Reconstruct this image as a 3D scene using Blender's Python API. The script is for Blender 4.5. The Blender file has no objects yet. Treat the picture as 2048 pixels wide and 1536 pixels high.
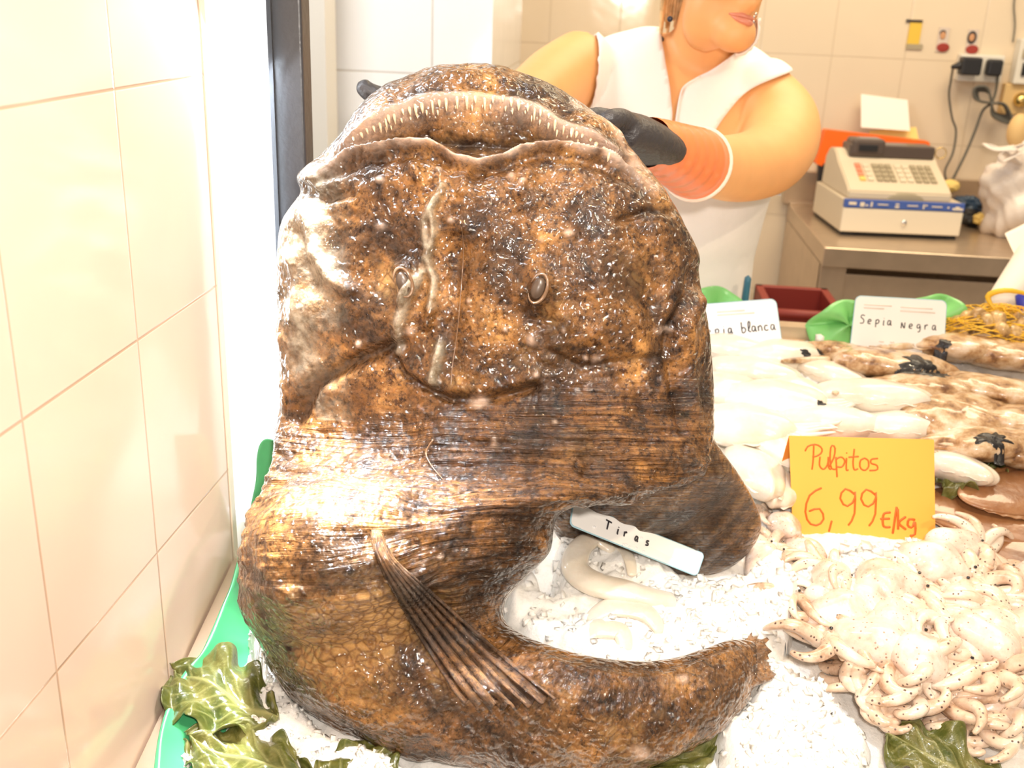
import bpy, bmesh, math, random
import numpy as np
from mathutils import Vector, Matrix
random.seed(7); rng = np.random.RandomState(5)
C = bpy.context.scene.collection
PI = math.pi
# ------------------------------------------------------------------ camera
F = 2063.0
def nrm(v): v = np.array(v, float); return v/np.linalg.norm(v)
Yc = nrm((221, 760, -F)); Zc = -nrm((-229, -5532, -F))
Zc = nrm(Zc-Yc*Zc.dot(Yc)); Xc = np.cross(Yc, Zc)
RM = np.array([Xc, Yc, Zc]); CAM = np.array([0, 0, 1.62])
cd = bpy.data.cameras.new('camera'); cam = bpy.data.objects.new('camera', cd); C.objects.link(cam)
cam.matrix_world = Matrix([[*RM[0], 0], [*RM[1], 0], [*RM[2], 1.62], [0, 0, 0, 1]])
cd.sensor_width = 36; cd.lens = F/2048*36; cd.clip_start = .02
cd.dof.use_dof = True; cd.dof.focus_distance = 1.2; cd.dof.aperture_fstop = 6.0
bpy.context.scene.camera = cam
def ray(px, py): return RM @ np.array([px-1024, 768-py, -F])
def at(px, py, Y): d = ray(px, py); return CAM+d*(Y/d[1])
SL = .245
def on(px, py, h=0.):                       # a point h above the sloping counter bed
    d = ray(px, py); a = .8016-SL+h
    return CAM+d*((a-CAM[2])/(d[2]-SL*d[1]))
def onz(px, py, z): d = ray(px, py); return CAM+d*((z-CAM[2])/d[2])
def bedz(y): return .8016+SL*(y-1)
def proj(P):
    c = (np.asarray(P)-CAM) @ RM
    return np.stack([1024+F*c[..., 0]/-c[..., 2], 768-F*c[..., 1]/-c[..., 2]], -1)
# ------------------------------------------------------------------ light and exposure
sc = bpy.context.scene
sc.view_settings.view_transform = 'Standard'; sc.view_settings.look = 'None'
sc.view_settings.gamma = 1; sc.view_settings.exposure = 0.2
W = bpy.data.worlds.new('world'); sc.world = W; W.use_nodes = True
W.node_tree.nodes['Background'].inputs[0].default_value = (1, .86, .70, 1)
W.node_tree.nodes['Background'].inputs[1].default_value = .40
def lamp(name, kind, loc, target, power, color, size=.1, size_y=None, spot=None):
    l = bpy.data.lights.new(name, kind); l.energy = power; l.color = color
    if kind == 'AREA':
        l.size = size
        if size_y: l.shape = 'RECTANGLE'; l.size_y = size_y
    else: l.shadow_soft_size = size
    if spot: l.spot_size = spot; l.spot_blend = .6
    o = bpy.data.objects.new(name, l); C.objects.link(o); o.location = loc
    o.rotation_euler = (Vector(target)-Vector(loc)).to_track_quat('-Z', 'Y').to_euler()
    return o
lamp('ceiling_panel', 'AREA', (.75, 1.75, 2.75), (.6, 1.5, .9), 6, (1, .84, .62), 1.0, .5)
lamp('back_panel', 'AREA', (.8, 2.5, 2.75), (.8, 2.9, 1), 30, (1, .82, .56), 1.6, .5)
lamp('camera_flash', 'AREA', (.05, -.02, 1.72), (.1, 1.2, 1.1), 14, (1, .90, .80), .05)
lamp('front_spot', 'SPOT', (.30, .50, 2.35), (.02, 1.15, 1.2), 44, (.80, .90, 1), .020, spot=.85)
lamp('front_spot', 'SPOT', (.85, .25, 2.35), (.35, 1.3, .9), 34, (1, .80, .55), .03, spot=1.2)
lamp('front_spot', 'SPOT', (.12, .80, 2.45), (.05, 1.05, 1.0), 22, (1, .66, .30), .025, spot=.9)
lamp('pillar_fill', 'AREA', (-.95, 1.75, 2.3), (-.55, 2.75, 1.3), 9, (.92, .96, 1), .5, .5)  # added fill light, aimed to whiten the tiled pillar
lamp('wall_wash', 'AREA', (.35, .3, 2.3), (-.49, .9, 1.2), 2.2, (1, .84, .66), .12).data.spread = 1.2
lamp('window_daylight', 'AREA', (-.462, 1.296, 1.55), (-.262, 1.096, 1.40), 9, (.86, .93, 1), .085, 1.25)
lamp('flank_glare_light', 'AREA', (-.41, 1.12, 1.80), (-.30, .99, 1.1), 4.8, (.88, .94, 1), .15, .32).data.spread = .42  # unseen light added close overhead to throw glare on the fish's left flank

# ------------------------------------------------------------------ materials
def N(nt, typ, **kw):
    n = nt.nodes.new(typ)
    for k, v in kw.items():
        if k.startswith('i_'): n.inputs[k[2:].replace('_', ' ')].default_value = v
        else: setattr(n, k, v)
    return n
def ramp(nt, src, stops):
    r = N(nt, 'ShaderNodeValToRGB'); e = r.color_ramp.elements
    while len(e) < len(stops): e.new(.5)
    for q, (p, c) in zip(e, stops): q.position = p; q.color = (*c, 1) if len(c) == 3 else c
    nt.links.new(src, r.inputs[0]); return r.outputs[0]
def mixc(nt, fac, a, b, mode='MIX'):
    m = N(nt, 'ShaderNodeMix', data_type='RGBA', blend_type=mode)
    for s, v in ((0, fac), (6, a), (7, b)):
        if isinstance(v, (int, float)): m.inputs[s].default_value = v
        elif isinstance(v, tuple): m.inputs[s].default_value = (*v, 1)
        else: nt.links.new(v, m.inputs[s])
    return m.outputs[2]
def base(name):
    m = bpy.data.materials.new(name); m.use_nodes = True; nt = m.node_tree
    return m, nt, nt.nodes['Principled BSDF']
def mat(name, col, rough=.5, metal=0, spec=.5, noise=0, nscale=20, bump=0, bscale=60, coat=0, emit=None, sss=0, alpha=1, trans=0):
    m, nt, p = base(name)
    p.inputs['Base Color'].default_value = (*col, 1); p.inputs['Roughness'].default_value = rough
    p.inputs['Metallic'].default_value = metal; p.inputs['Specular IOR Level'].default_value = spec
    p.inputs['Coat Weight'].default_value = coat; p.inputs['Coat Roughness'].default_value = .08
    p.inputs['Alpha'].default_value = alpha; p.inputs['Transmission Weight'].default_value = trans
    if sss: p.inputs['Subsurface Weight'].default_value = sss; p.inputs['Subsurface Radius'].default_value = (.012, .006, .004); p.inputs['Subsurface Scale'].default_value = 1
    tc = N(nt, 'ShaderNodeTexCoord')
    n = N(nt, 'ShaderNodeTexNoise', i_Scale=nscale, i_Detail=5.); nt.links.new(tc.outputs['Object'], n.inputs[0])
    if noise:
        c = ramp(nt, n.outputs[0], [(.3, tuple(max(0, x*(1-noise)) for x in col)), (.7, tuple(min(1, x*(1+noise)) for x in col))])
        nt.links.new(c, p.inputs['Base Color'])
    if bump:
        n2 = N(nt, 'ShaderNodeTexNoise', i_Scale=bscale, i_Detail=4.); nt.links.new(tc.outputs['Object'], n2.inputs[0])
        b = N(nt, 'ShaderNodeBump', i_Strength=bump, i_Distance=.01); nt.links.new(n2.outputs[0], b.inputs['Height']); nt.links.new(b.outputs[0], p.inputs['Normal'])
    if emit: p.inputs['Emission Color'].default_value = (*emit[0], 1); p.inputs['Emission Strength'].default_value = emit[1]
    return m
def tile_mat(name, col, grout, axis, w, h, ox, oz, gw=.0022):
    m, nt, p = base(name)
    g = N(nt, 'ShaderNodeNewGeometry'); s = N(nt, 'ShaderNodeSeparateXYZ'); nt.links.new(g.outputs['Position'], s.inputs[0])
    def line(src, o, per):
        a = N(nt, 'ShaderNodeMath', operation='SUBTRACT'); nt.links.new(src, a.inputs[0]); a.inputs[1].default_value = o-per/2
        q = N(nt, 'ShaderNodeMath', operation='FLOORED_MODULO'); nt.links.new(a.outputs[0], q.inputs[0]); q.inputs[1].default_value = per
        a = N(nt, 'ShaderNodeMath', operation='SUBTRACT'); nt.links.new(q.outputs[0], a.inputs[0]); a.inputs[1].default_value = per/2
        q = N(nt, 'ShaderNodeMath', operation='ABSOLUTE'); nt.links.new(a.outputs[0], q.inputs[0])
        r = N(nt, 'ShaderNodeMapRange'); nt.links.new(q.outputs[0], r.inputs[0]); r.inputs[1].default_value = gw*.35; r.inputs[2].default_value = gw; r.inputs[3].default_value = 1; r.inputs[4].default_value = 0
        return r.outputs[0]
    mx = N(nt, 'ShaderNodeMath', operation='MAXIMUM')
    nt.links.new(line(s.outputs[axis], ox, w), mx.inputs[0]); nt.links.new(line(s.outputs[2], oz, h), mx.inputs[1])
    n = N(nt, 'ShaderNodeTexNoise', i_Scale=3., i_Detail=3.); nt.links.new(g.outputs['Position'], n.inputs[0])
    c = ramp(nt, n.outputs[0], [(.3, tuple(x*.96 for x in col)), (.7, col)])
    nt.links.new(mixc(nt, mx.outputs[0], c, grout), p.inputs['Base Color'])
    b = N(nt, 'ShaderNodeBump', i_Strength=.35, i_Distance=.002, invert=True); nt.links.new(mx.outputs[0], b.inputs['Height'])
    n = N(nt, 'ShaderNodeTexNoise', i_Scale=9., i_Detail=2.); nt.links.new(g.outputs['Position'], n.inputs[0])
    b2 = N(nt, 'ShaderNodeBump', i_Strength=.05, i_Distance=.02); nt.links.new(n.outputs[0], b2.inputs['Height']); nt.links.new(b.outputs[0], b2.inputs['Normal'])
    nt.links.new(b2.outputs[0], p.inputs['Normal']); p.inputs['Roughness'].default_value = .12
    return m

def attr_mix(nt, name, col, target):
    a = N(nt, 'ShaderNodeAttribute', attribute_name=name); return mixc(nt, a.outputs['Fac'], col, target)
def fish_mat(name='wet_fish_skin', fin=False):
    m, nt, p = base(name); L = nt.links.new
    tc = N(nt, 'ShaderNodeTexCoord'); O = tc.outputs['Object']
    uv = N(nt, 'ShaderNodeUVMap')
    def noise(sc, det, src=O, rough=.6, dist=0.):
        n = N(nt, 'ShaderNodeTexNoise', i_Scale=float(sc), i_Detail=float(det), i_Roughness=rough, i_Distortion=dist); L(src, n.inputs[0]); return n.outputs[0]
    big = ramp(nt, noise(11, 9, rough=.72, dist=.4), [(.34, (.014, .006, .003)), (.45, (.058, .026, .009)), (.55, (.17, .077, .022)), (.67, (.37, .185, .056))])
    spk = ramp(nt, noise(75, 6, rough=.75), [(.38, (.22, .16, .12)), (.48, (.95, .95, .95)), (.60, (1.1, 1.05, 1.)), (.74, (1.45, 1.35, 1.2))])
    c = mixc(nt, 1., big, spk, 'MULTIPLY')
    c = mixc(nt, 1., c, ramp(nt, noise(190, 5, rough=.7), [(.36, (.25, .2, .16)), (.47, (1, 1, 1)), (.64, (1.15, 1.1, 1.05)), (.76, (1.7, 1.6, 1.4))]), 'MULTIPLY')
    v = N(nt, 'ShaderNodeTexVoronoi', i_Scale=85., feature='DISTANCE_TO_EDGE')
    wv = N(nt, 'ShaderNodeVectorMath', operation='ADD'); nz = N(nt, 'ShaderNodeTexNoise', i_Scale=30.); L(O, nz.inputs[0])
    ms = N(nt, 'ShaderNodeVectorMath', operation='SCALE'); L(nz.outputs[1], ms.inputs[0]); ms.inputs['Scale'].default_value = .03
    L(O, wv.inputs[0]); L(ms.outputs[0], wv.inputs[1]); L(wv.outputs[0], v.inputs[0])
    cell = ramp(nt, v.outputs[0], [(.0, (.16, .07, .02)), (.2, (.46, .26, .09))])
    oc = N(nt, 'ShaderNodeAttribute', attribute_name='ochre')
    mm = N(nt, 'ShaderNodeMath', operation='MULTIPLY'); L(oc.outputs['Fac'], mm.inputs[0]); L(ramp(nt, noise(22, 6), [(.38, (0, 0, 0)), (.58, (1, 1, 1))]), mm.inputs[1])
    c = mixc(nt, mm.outputs[0], c, cell)
    c = attr_mix(nt, 'grey', c, mixc(nt, ramp(nt, noise(55, 7, rough=.7), [(.4, (0, 0, 0)), (.6, (1, 1, 1))]), (.16, .12, .075), (.46, .40, .30)))
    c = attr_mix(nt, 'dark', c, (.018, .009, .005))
    c = attr_mix(nt, 'pale', c, mixc(nt, noise(60, 4), (.42, .27, .19), (.78, .60, .48)))
    L(c, p.inputs['Base Color'])
    p.inputs['Roughness'].default_value = .5; p.inputs['Specular IOR Level'].default_value = .15
    p.inputs['Coat Weight'].default_value = 1.; p.inputs['Coat Roughness'].default_value = .055
    # streaks across the body (wrinkled skin) from the UV map
    mp = N(nt, 'ShaderNodeMapping'); L(uv.outputs[0], mp.inputs[0]); mp.inputs['Scale'].default_value = (6, 240, 1)
    st = N(nt, 'ShaderNodeTexNoise', i_Scale=1., i_Detail=5., i_Roughness=.6, i_Distortion=.5); L(mp.outputs[0], st.inputs[0])
    at_ = N(nt, 'ShaderNodeAttribute', attribute_name='wrinkle')
    sm = N(nt, 'ShaderNodeMath', operation='MULTIPLY'); L(st.outputs[0], sm.inputs[0]); L(at_.outputs['Fac'], sm.inputs[1])
    b1 = N(nt, 'ShaderNodeBump', i_Strength=.9, i_Distance=.008); L(sm.outputs[0], b1.inputs['Height'])
    b2 = N(nt, 'ShaderNodeBump', i_Strength=.6, i_Distance=.005); L(noise(85, 3, rough=.5), b2.inputs['Height']); L(b1.outputs[0], b2.inputs['Normal'])
    def domes(scale, prev, strength, dist):
        q = N(nt, 'ShaderNodeTexVoronoi', i_Scale=scale, feature='SMOOTH_F1'); q.inputs['Smoothness'].default_value = .35; L(wv.outputs[0], q.inputs[0])
        pw = N(nt, 'ShaderNodeMath', operation='MULTIPLY'); L(q.outputs[0], pw.inputs[0]); L(q.outputs[0], pw.inputs[1])
        b = N(nt, 'ShaderNodeBump', i_Strength=strength, i_Distance=dist, invert=True); L(pw.outputs[0], b.inputs['Height']); L(prev, b.inputs['Normal']); return b.outputs[0]
    bd_ = domes(120., b1.outputs[0], .8, .006)
    b3 = N(nt, 'ShaderNodeBump', i_Strength=.2, i_Distance=.0012); L(noise(330, 3), b3.inputs['Height']); L(bd_, b3.inputs['Normal'])
    L(b2.outputs[0], p.inputs['Normal']); L(b3.outputs[0], p.inputs['Coat Normal'])
    # darker wrinkled streaks in the pigment
    stc = ramp(nt, st.outputs[0], [(.36, (.42, .36, .3)), (.55, (1, 1, 1)), (.7, (1.25, 1.2, 1.1))])
    c2 = mixc(nt, at_.outputs['Fac'], c, mixc(nt, 1., c, stc, 'MULTIPLY')); L(c2, p.inputs['Base Color'])
    return m
def leaf_mat():
    m, nt, p = base('lettuce'); L = nt.links.new
    tc = N(nt, 'ShaderNodeTexCoord'); n = N(nt, 'ShaderNodeTexNoise', i_Scale=28., i_Detail=5.); L(tc.outputs['Object'], n.inputs[0])
    c = ramp(nt, n.outputs[0], [(.3, (.035, .055, .008)), (.5, (.085, .092, .016)), (.7, (.17, .15, .04))])
    L(attr_mix(nt, 'vein', c, (.24, .235, .085)), p.inputs['Base Color']); p.inputs['Roughness'].default_value = .3
    p.inputs['Coat Weight'].default_value = .4
    b = N(nt, 'ShaderNodeBump', i_Strength=.5, i_Distance=.006); n2 = N(nt, 'ShaderNodeTexNoise', i_Scale=60., i_Detail=4.); L(tc.outputs['Object'], n2.inputs[0]); L(n2.outputs[0], b.inputs['Height']); L(b.outputs[0], p.inputs['Normal'])
    return m
def ice_mat(name, col, cold=.0):
    m, nt, p = base(name); L = nt.links.new
    tc = N(nt, 'ShaderNodeTexCoord')
    n = N(nt, 'ShaderNodeTexNoise', i_Scale=140., i_Detail=6., i_Roughness=.7); L(tc.outputs['Object'], n.inputs[0])
    c = ramp(nt, n.outputs[0], [(.3, tuple(x*.88 for x in col)), (.5, col)]); L(c, p.inputs['Base Color'])
    p.inputs['Roughness'].default_value = .22; p.inputs['Subsurface Weight'].default_value = .35
    p.inputs['Subsurface Radius'].default_value = (.02, .02, .02); p.inputs['Subsurface Scale'].default_value = 1
    b = N(nt, 'ShaderNodeBump', i_Strength=.6, i_Distance=.004); L(n.outputs[0], b.inputs['Height']); L(b.outputs[0], p.inputs['Normal'])
    return m
def flesh_mat(name, stops, scale=12., spots=None, spot_scale=120., coat=.6, sss=.15, thr=.28):
    m, nt, p = base(name); L = nt.links.new
    tc = N(nt, 'ShaderNodeTexCoord'); gi = N(nt, 'ShaderNodeNewGeometry')
    n = N(nt, 'ShaderNodeTexNoise', i_Scale=scale, i_Detail=7., i_Roughness=.65); L(gi.outputs['Position'], n.inputs[0])
    c = ramp(nt, n.outputs[0], stops)
    if spots:
        v = N(nt, 'ShaderNodeTexVoronoi', i_Scale=spot_scale); L(tc.outputs['Object'], v.inputs[0])
        c = mixc(nt, ramp(nt, v.outputs[0], [(thr*.6, (1, 1, 1)), (thr, (0, 0, 0))]), c, spots)
    L(c, p.inputs['Base Color']); p.inputs['Roughness'].default_value = .3
    p.inputs['Coat Weight'].default_value = coat; p.inputs['Coat Roughness'].default_value = .06
    p.inputs['Subsurface Weight'].default_value = sss; p.inputs['Subsurface Radius'].default_value = (.02, .012, .008); p.inputs['Subsurface Scale'].default_value = 1
    b = N(nt, 'ShaderNodeBump', i_Strength=.3, i_Distance=.004); n2 = N(nt, 'ShaderNodeTexNoise', i_Scale=70., i_Detail=4.); L(tc.outputs['Object'], n2.inputs[0]); L(n2.outputs[0], b.inputs['Height']); L(b.outputs[0], p.inputs['Normal'])
    return m

M = dict(
    tile_l=tile_mat('cream_wall_tile', (.80, .62, .51), (.56, .38, .27), 1, .227, .259, 1.233, 1.522),
    tile_b=tile_mat('beige_wall_tile', (.72, .60, .45), (.60, .49, .36), 0, .227, .259, .905, 1.489, .003),
    tile_w=tile_mat('white_wall_tile', (.95, .95, .95), (.62, .58, .52), 0, .30, .259, -.478, 1.43, .003),
    floor=mat('floor_tile', (.30, .22, .17), .4, noise=.2, nscale=6),
    steel=mat('brushed_steel', (.62, .49, .36), .30, .75, noise=.06, bump=.04, bscale=12),
    white_paint=mat('white_paint', (.86, .88, .9), .25),
    pane=mat('daylit_pane', (.8, .85, .9), .3, emit=((.86, .93, 1), .75)),
    darkframe=mat('dark_frame', (.055, .055, .06), .35, bump=.1, bscale=90),
    green=mat('green_plastic', (.07, .42, .17), .3, coat=.3, noise=.08),
    green_pale=mat('light_green_plastic', (.23, .62, .20), .35, coat=.2),  # lighter green plastic of the back leaf plates
    fish=fish_mat(), tooth=mat('fish_tooth', (.55, .38, .24), .25, coat=.6, noise=.15, nscale=90), gum=mat('fish_lip', (.55, .36, .27), .35, coat=.6),
    eye=mat('fish_eye', (.07, .045, .03), .35, coat=.25), eyelid=mat('fish_eye_rim', (.17, .095, .05), .3, coat=.7, noise=.2, nscale=120),
    ice=ice_mat('crushed_ice', (1, .97, .91)), leaf=leaf_mat(),
    squid=flesh_mat('white_squid_flesh', [(.3, (.70, .58, .44)), (.6, (.82, .75, .64))], 11.),
    sepia=flesh_mat('mottled_cuttlefish_skin', [(.36, (.16, .07, .03)), (.45, (.42, .24, .11)), (.53, (.60, .42, .25)), (.66, (.76, .63, .50))], 24.),
    ink=mat('squid_ink', (.012, .009, .009), .4, coat=.25, bump=.25, bscale=120),
    octo=flesh_mat('octopus_flesh', [(.34, (.36, .20, .11)), (.46, (.66, .48, .35)), (.62, (.79, .67, .55))], 16., (.10, .06, .05), 150., thr=.22),
    octob=flesh_mat('octopus_mantle', [(.3, (.46, .30, .21)), (.5, (.74, .58, .48)), (.7, (.84, .76, .70))], 20., (.35, .22, .16), 160., thr=.2),
    octoeye=mat('octopus_eye', (.01, .01, .012), .1, coat=1),
    sole=flesh_mat('brown_flatfish_skin', [(.3, (.16, .06, .025)), (.5, (.30, .13, .05)), (.7, (.42, .22, .10))], 10.),
    card=mat('white_card', (.90, .88, .84), .35), cardblue=mat('card_blue_edge', (.38, .60, .68), .4), wet=mat('water_drop', (.95, .95, .95), .05, coat=1),
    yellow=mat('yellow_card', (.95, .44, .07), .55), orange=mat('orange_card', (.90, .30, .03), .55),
    inkpen=mat('black_marker', (.03, .025, .03), .4), redpen=mat('red_marker', (.80, .12, .01), .5), fade=mat('faded_print', (.80, .70, .62), .5),
    skin=mat('skin', (.90, .46, .18), .5, sss=.1, noise=.04), lips=mat('lips', (.72, .26, .16), .35), hair=mat('blond_hair', (.70, .48, .24), .45, noise=.3, nscale=60),
    blouse=mat('white_blouse', (.97, .92, .88), .75, bump=.6, bscale=9), trouser=mat('trousers', (.8, .78, .74), .8),
    glove=mat('dark_glove', (.035, .03, .03), .45, bump=.3, bscale=120), cuff=mat('orange_glove_cuff', (.92, .22, .06), .4, coat=.3), band=mat('cuff_edge', (.9, .70, .55), .5),
    metal=mat('silver_metal', (.8, .8, .8), .15, 1), pin=mat('dark_stud', (.03, .03, .05), .3),
    reg=mat('beige_plastic', (.66, .56, .42), .4), regw=mat('cream_plastic', (.82, .73, .58), .35), blue=mat('blue_strip', (.06, .12, .42), .4), navy=mat('navy_plastic', (.02, .05, .10), .35),
    darkplastic=mat('dark_plastic', (.09, .065, .055), .3), keyg=mat('grey_key', (.36, .30, .20), .5), keyr=mat('red_key', (.85, .25, .15), .5), keyl=mat('light_key', (.66, .58, .44), .5), keyy=mat('yellow_key', (.85, .55, .15), .5),
    binder=mat('orange_binder', (.95, .16, .015), .45), black=mat('black_rubber', (.015, .015, .018), .45), paper=mat('paper', (.86, .80, .72), .7), ypaper=mat('yellow_paper', (.88, .66, .22), .7),
    cable=mat('cable', (.10, .095, .08), .5), beige=mat('beige_box', (.66, .45, .20), .6), boxw=mat('pale_box', (.72, .68, .60), .5),
    bag=mat('white_plastic_bag', (.74, .66, .60), .35, alpha=1, bump=.8, bscale=14), brass=mat('brass', (.75, .55, .2), .25, 1),
    red=mat('red_shirt', (.30, .03, .02), .6), darkred=mat('dark_red_plastic', (.22, .02, .012), .5), bluep=mat('deep_blue_plastic', (.03, .04, .42), .4), teal=mat('teal_plastic', (.04, .16, .24), .4),
    pmust=mat('mustard_print', (.72, .48, .06), .5), face=mat('printed_face', (.55, .28, .14), .6), pback=mat('photo_background', (.62, .52, .45), .5),
    net=mat('yellow_net', (.85, .50, .03), .45), clam=flesh_mat('clam_shell', [(.35, (.10, .05, .02)), (.5, (.45, .27, .10)), (.65, (.72, .50, .22))], 40., sss=0),
)
# ------------------------------------------------------------------ mesh helpers
def inv_of(parent):
    return Matrix.Translation(-Vector(parent.location)) if parent.parent is None else Matrix()
def mesh(name, V, Fc, m, parent=None, smooth=True, attrs=None, uv=None, label=None):
    me = bpy.data.meshes.new(name); me.from_pydata([tuple(map(float, v)) for v in V], [], [tuple(map(int, f)) for f in Fc]); me.update()
    if smooth: me.shade_smooth()
    ms = m if isinstance(m, (list, tuple)) else [m]
    for x in ms: me.materials.append(M[x])
    if attrs:
        for k, a in attrs.items():
            t = me.attributes.new(k, 'FLOAT', 'POINT'); t.data.foreach_set('value', np.asarray(a, np.float32))
    if uv is not None:
        u = me.uv_layers.new(name='UVMap'); li = np.empty(len(me.loops), np.int32); me.loops.foreach_get('vertex_index', li)
        u.data.foreach_set('uv', np.asarray(uv, np.float32)[li].ravel())
    o = bpy.data.objects.new(name, me); C.objects.link(o)
    if parent: o.parent = parent; o.matrix_parent_inverse = inv_of(parent)
    if label: o['label'] = label
    return o
def tag(o, label, cat, group=None):
    o['label'] = label; o['category'] = cat
    if group: o['group'] = group
    return o
def thing(name, label, cat, loc=(0, 0, 0), group=None):
    o = bpy.data.objects.new(name, None); o.empty_display_size = .02; C.objects.link(o); o.location = loc
    return tag(o, label, cat, group)
def struct(o): o['kind'] = 'structure'; return o
def stuff(o): o['kind'] = 'stuff'; return o
def dup(root, loc, rot, scale, label, group=None):
    r = root.copy(); C.objects.link(r); r.location = loc; r.rotation_euler = rot; r.scale = scale; r['label'] = label
    if group: r['group'] = group
    for ch in list(root.children):
        c = ch.copy(); C.objects.link(c); c.parent = r
        for g in ch.children:
            d = g.copy(); C.objects.link(d); d.parent = c
    return r
def join(*parts):
    V, Fc = [], []
    for v, f in parts:
        o = len(V); V += [tuple(x) for x in v]; Fc += [tuple(i+o for i in q) for q in f]
    return V, Fc
def box(a, b, bev=0):
    x0, y0, z0 = a; x1, y1, z1 = b
    if bev:
        bm = bmesh.new(); bmesh.ops.create_cube(bm, size=1)
        for v in bm.verts: v.co = Vector((x0+(v.co.x+.5)*(x1-x0), y0+(v.co.y+.5)*(y1-y0), z0+(v.co.z+.5)*(z1-z0)))
        bmesh.ops.bevel(bm, geom=bm.edges[:], offset=bev, segments=3, affect='EDGES', profile=.5)
        V = [tuple(v.co) for v in bm.verts]; Fc = [tuple(v.index for v in f.verts) for f in bm.faces]; bm.free(); return V, Fc
    V = [(x0, y0, z0), (x1, y0, z0), (x1, y1, z0), (x0, y1, z0), (x0, y0, z1), (x1, y0, z1), (x1, y1, z1), (x0, y1, z1)]
    return V, [(0, 3, 2, 1), (4, 5, 6, 7), (0, 1, 5, 4), (1, 2, 6, 5), (2, 3, 7, 6), (3, 0, 4, 7)]
def spline(P, n):
    P = np.asarray(P, float); k = len(P)
    if k < 3:
        t = np.linspace(0, 1, n)[:, None]; return P[0]*(1-t)+P[-1]*t
    t = np.linspace(0, k-1, n); i = np.clip(t.astype(int), 0, k-2); u = (t-i)[:, None]
    p0 = P[np.clip(i-1, 0, k-1)]; p1 = P[i]; p2 = P[i+1]; p3 = P[np.clip(i+2, 0, k-1)]
    return .5*((2*p1)+(-p0+p2)*u+(2*p0-5*p1+4*p2-p3)*u**2+(-p0+3*p1-3*p2+p3)*u**3)
def tube(path, rad, n=10, flat=1., cap=True, up=None, res=None):
    P = spline(path, res) if res else np.asarray(path, float)
    k = len(P); r = np.interp(np.linspace(0, 1, k), np.linspace(0, 1, len(rad)), rad) if hasattr(rad, '__len__') else np.full(k, rad)
    T = np.gradient(P, axis=0); T /= np.linalg.norm(T, axis=1)[:, None]+1e-12
    a = np.array(up if up is not None else ((0, 0, 1) if abs(T[0][2]) < .9 else (1, 0, 0)), float); V = []; Fc = []
    for i in range(k):
        a = a-T[i]*a.dot(T[i]); a /= np.linalg.norm(a)+1e-12; b = np.cross(T[i], a)
        for j in range(n):
            th = 2*PI*j/n; V.append(P[i]+a*math.cos(th)*r[i]*flat+b*math.sin(th)*r[i])
    for i in range(k-1):
        for j in range(n): Fc.append((i*n+j, i*n+(j+1) % n, (i+1)*n+(j+1) % n, (i+1)*n+j))
    if cap:
        for e, s in ((0, -1), (k-1, 1)):
            V.append(P[e]+T[e]*s*r[e]*.55); c = len(V)-1
            for j in range(n):
                q = (e*n+j, e*n+(j+1) % n, c); Fc.append(q if s > 0 else q[::-1])
    return V, Fc
def ell(c, r, nu=24, nv=14, R=None, disp=None):
    V, Fc = [], []; c = np.array(c, float)
    for i in range(nv+1):
        ph = PI*i/nv
        for j in range(nu):
            th = 2*PI*j/nu; d = np.array([math.sin(ph)*math.cos(th), math.sin(ph)*math.sin(th), math.cos(ph)])
            q = d*np.array(r)
            if disp: q = q*(1+disp(d))
            if R is not None: q = R @ q
            V.append(c+q)
    for i in range(nv):
        for j in range(nu): Fc.append((i*nu+j, (i+1)*nu+j, (i+1)*nu+(j+1) % nu, i*nu+(j+1) % nu))
    return V, Fc
def solid(Pt, th, nv=None):                 # a grid of points (a,b,3) thickened along its normals
    Pt = np.asarray(Pt, float); a, b = Pt.shape[:2]
    n = np.cross(np.gradient(Pt, axis=0), np.gradient(Pt, axis=1)); n /= np.linalg.norm(n, axis=2)[..., None]+1e-12
    th = np.asarray(th)[..., None] if hasattr(th, '__len__') else th
    V = np.concatenate([(Pt+n*th/2).reshape(-1, 3), (Pt-n*th/2).reshape(-1, 3)]); o = a*b; Fc = []
    for i in range(a-1):
        for j in range(b-1):
            q = (i*b+j, (i+1)*b+j, (i+1)*b+j+1, i*b+j+1); Fc.append(q); Fc.append(tuple(x+o for x in q[::-1]))
    ring = [i*b for i in range(a)]+[(a-1)*b+j for j in range(1, b)]+[i*b+b-1 for i in range(a-2, -1, -1)]+[j for j in range(b-2, 0, -1)]
    for i in range(len(ring)):
        p, q = ring[i], ring[(i+1) % len(ring)]; Fc.append((q, p, p+o, q+o))
    return V, Fc
# smooth value noise for shaping
_g = rng.rand(64, 64, 64)
def vnoise(P, s):
    P = np.asarray(P)*s+100; i = np.floor(P).astype(int); f = P-i; f = f*f*(3-2*f); r = 0
    for dx in (0, 1):
        for dy in (0, 1):
            for dz in (0, 1):
                w = (f[..., 0] if dx else 1-f[..., 0])*(f[..., 1] if dy else 1-f[..., 1])*(f[..., 2] if dz else 1-f[..., 2])
                r = r+w*_g[(i[..., 0]+dx) % 64, (i[..., 1]+dy) % 64, (i[..., 2]+dz) % 64]
    return r*2-1
def fbm(P, s, o=4): return sum(vnoise(P, s*2**k)*.5**k for k in range(o))
def pdist(X, line):                         # distance from points (n,2) to a polyline
    X = np.asarray(X); best = np.full(len(X), 1e9); line = np.asarray(line, float)
    for a, b in zip(line[:-1], line[1:]):
        d = b-a; t = np.clip(((X-a)@d)/(d@d+1e-9), 0, 1); best = np.minimum(best, np.linalg.norm(X-a-t[:, None]*d, axis=1))
    return best
def gauss(d, w): return np.exp(-(d/w)**2)

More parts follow.
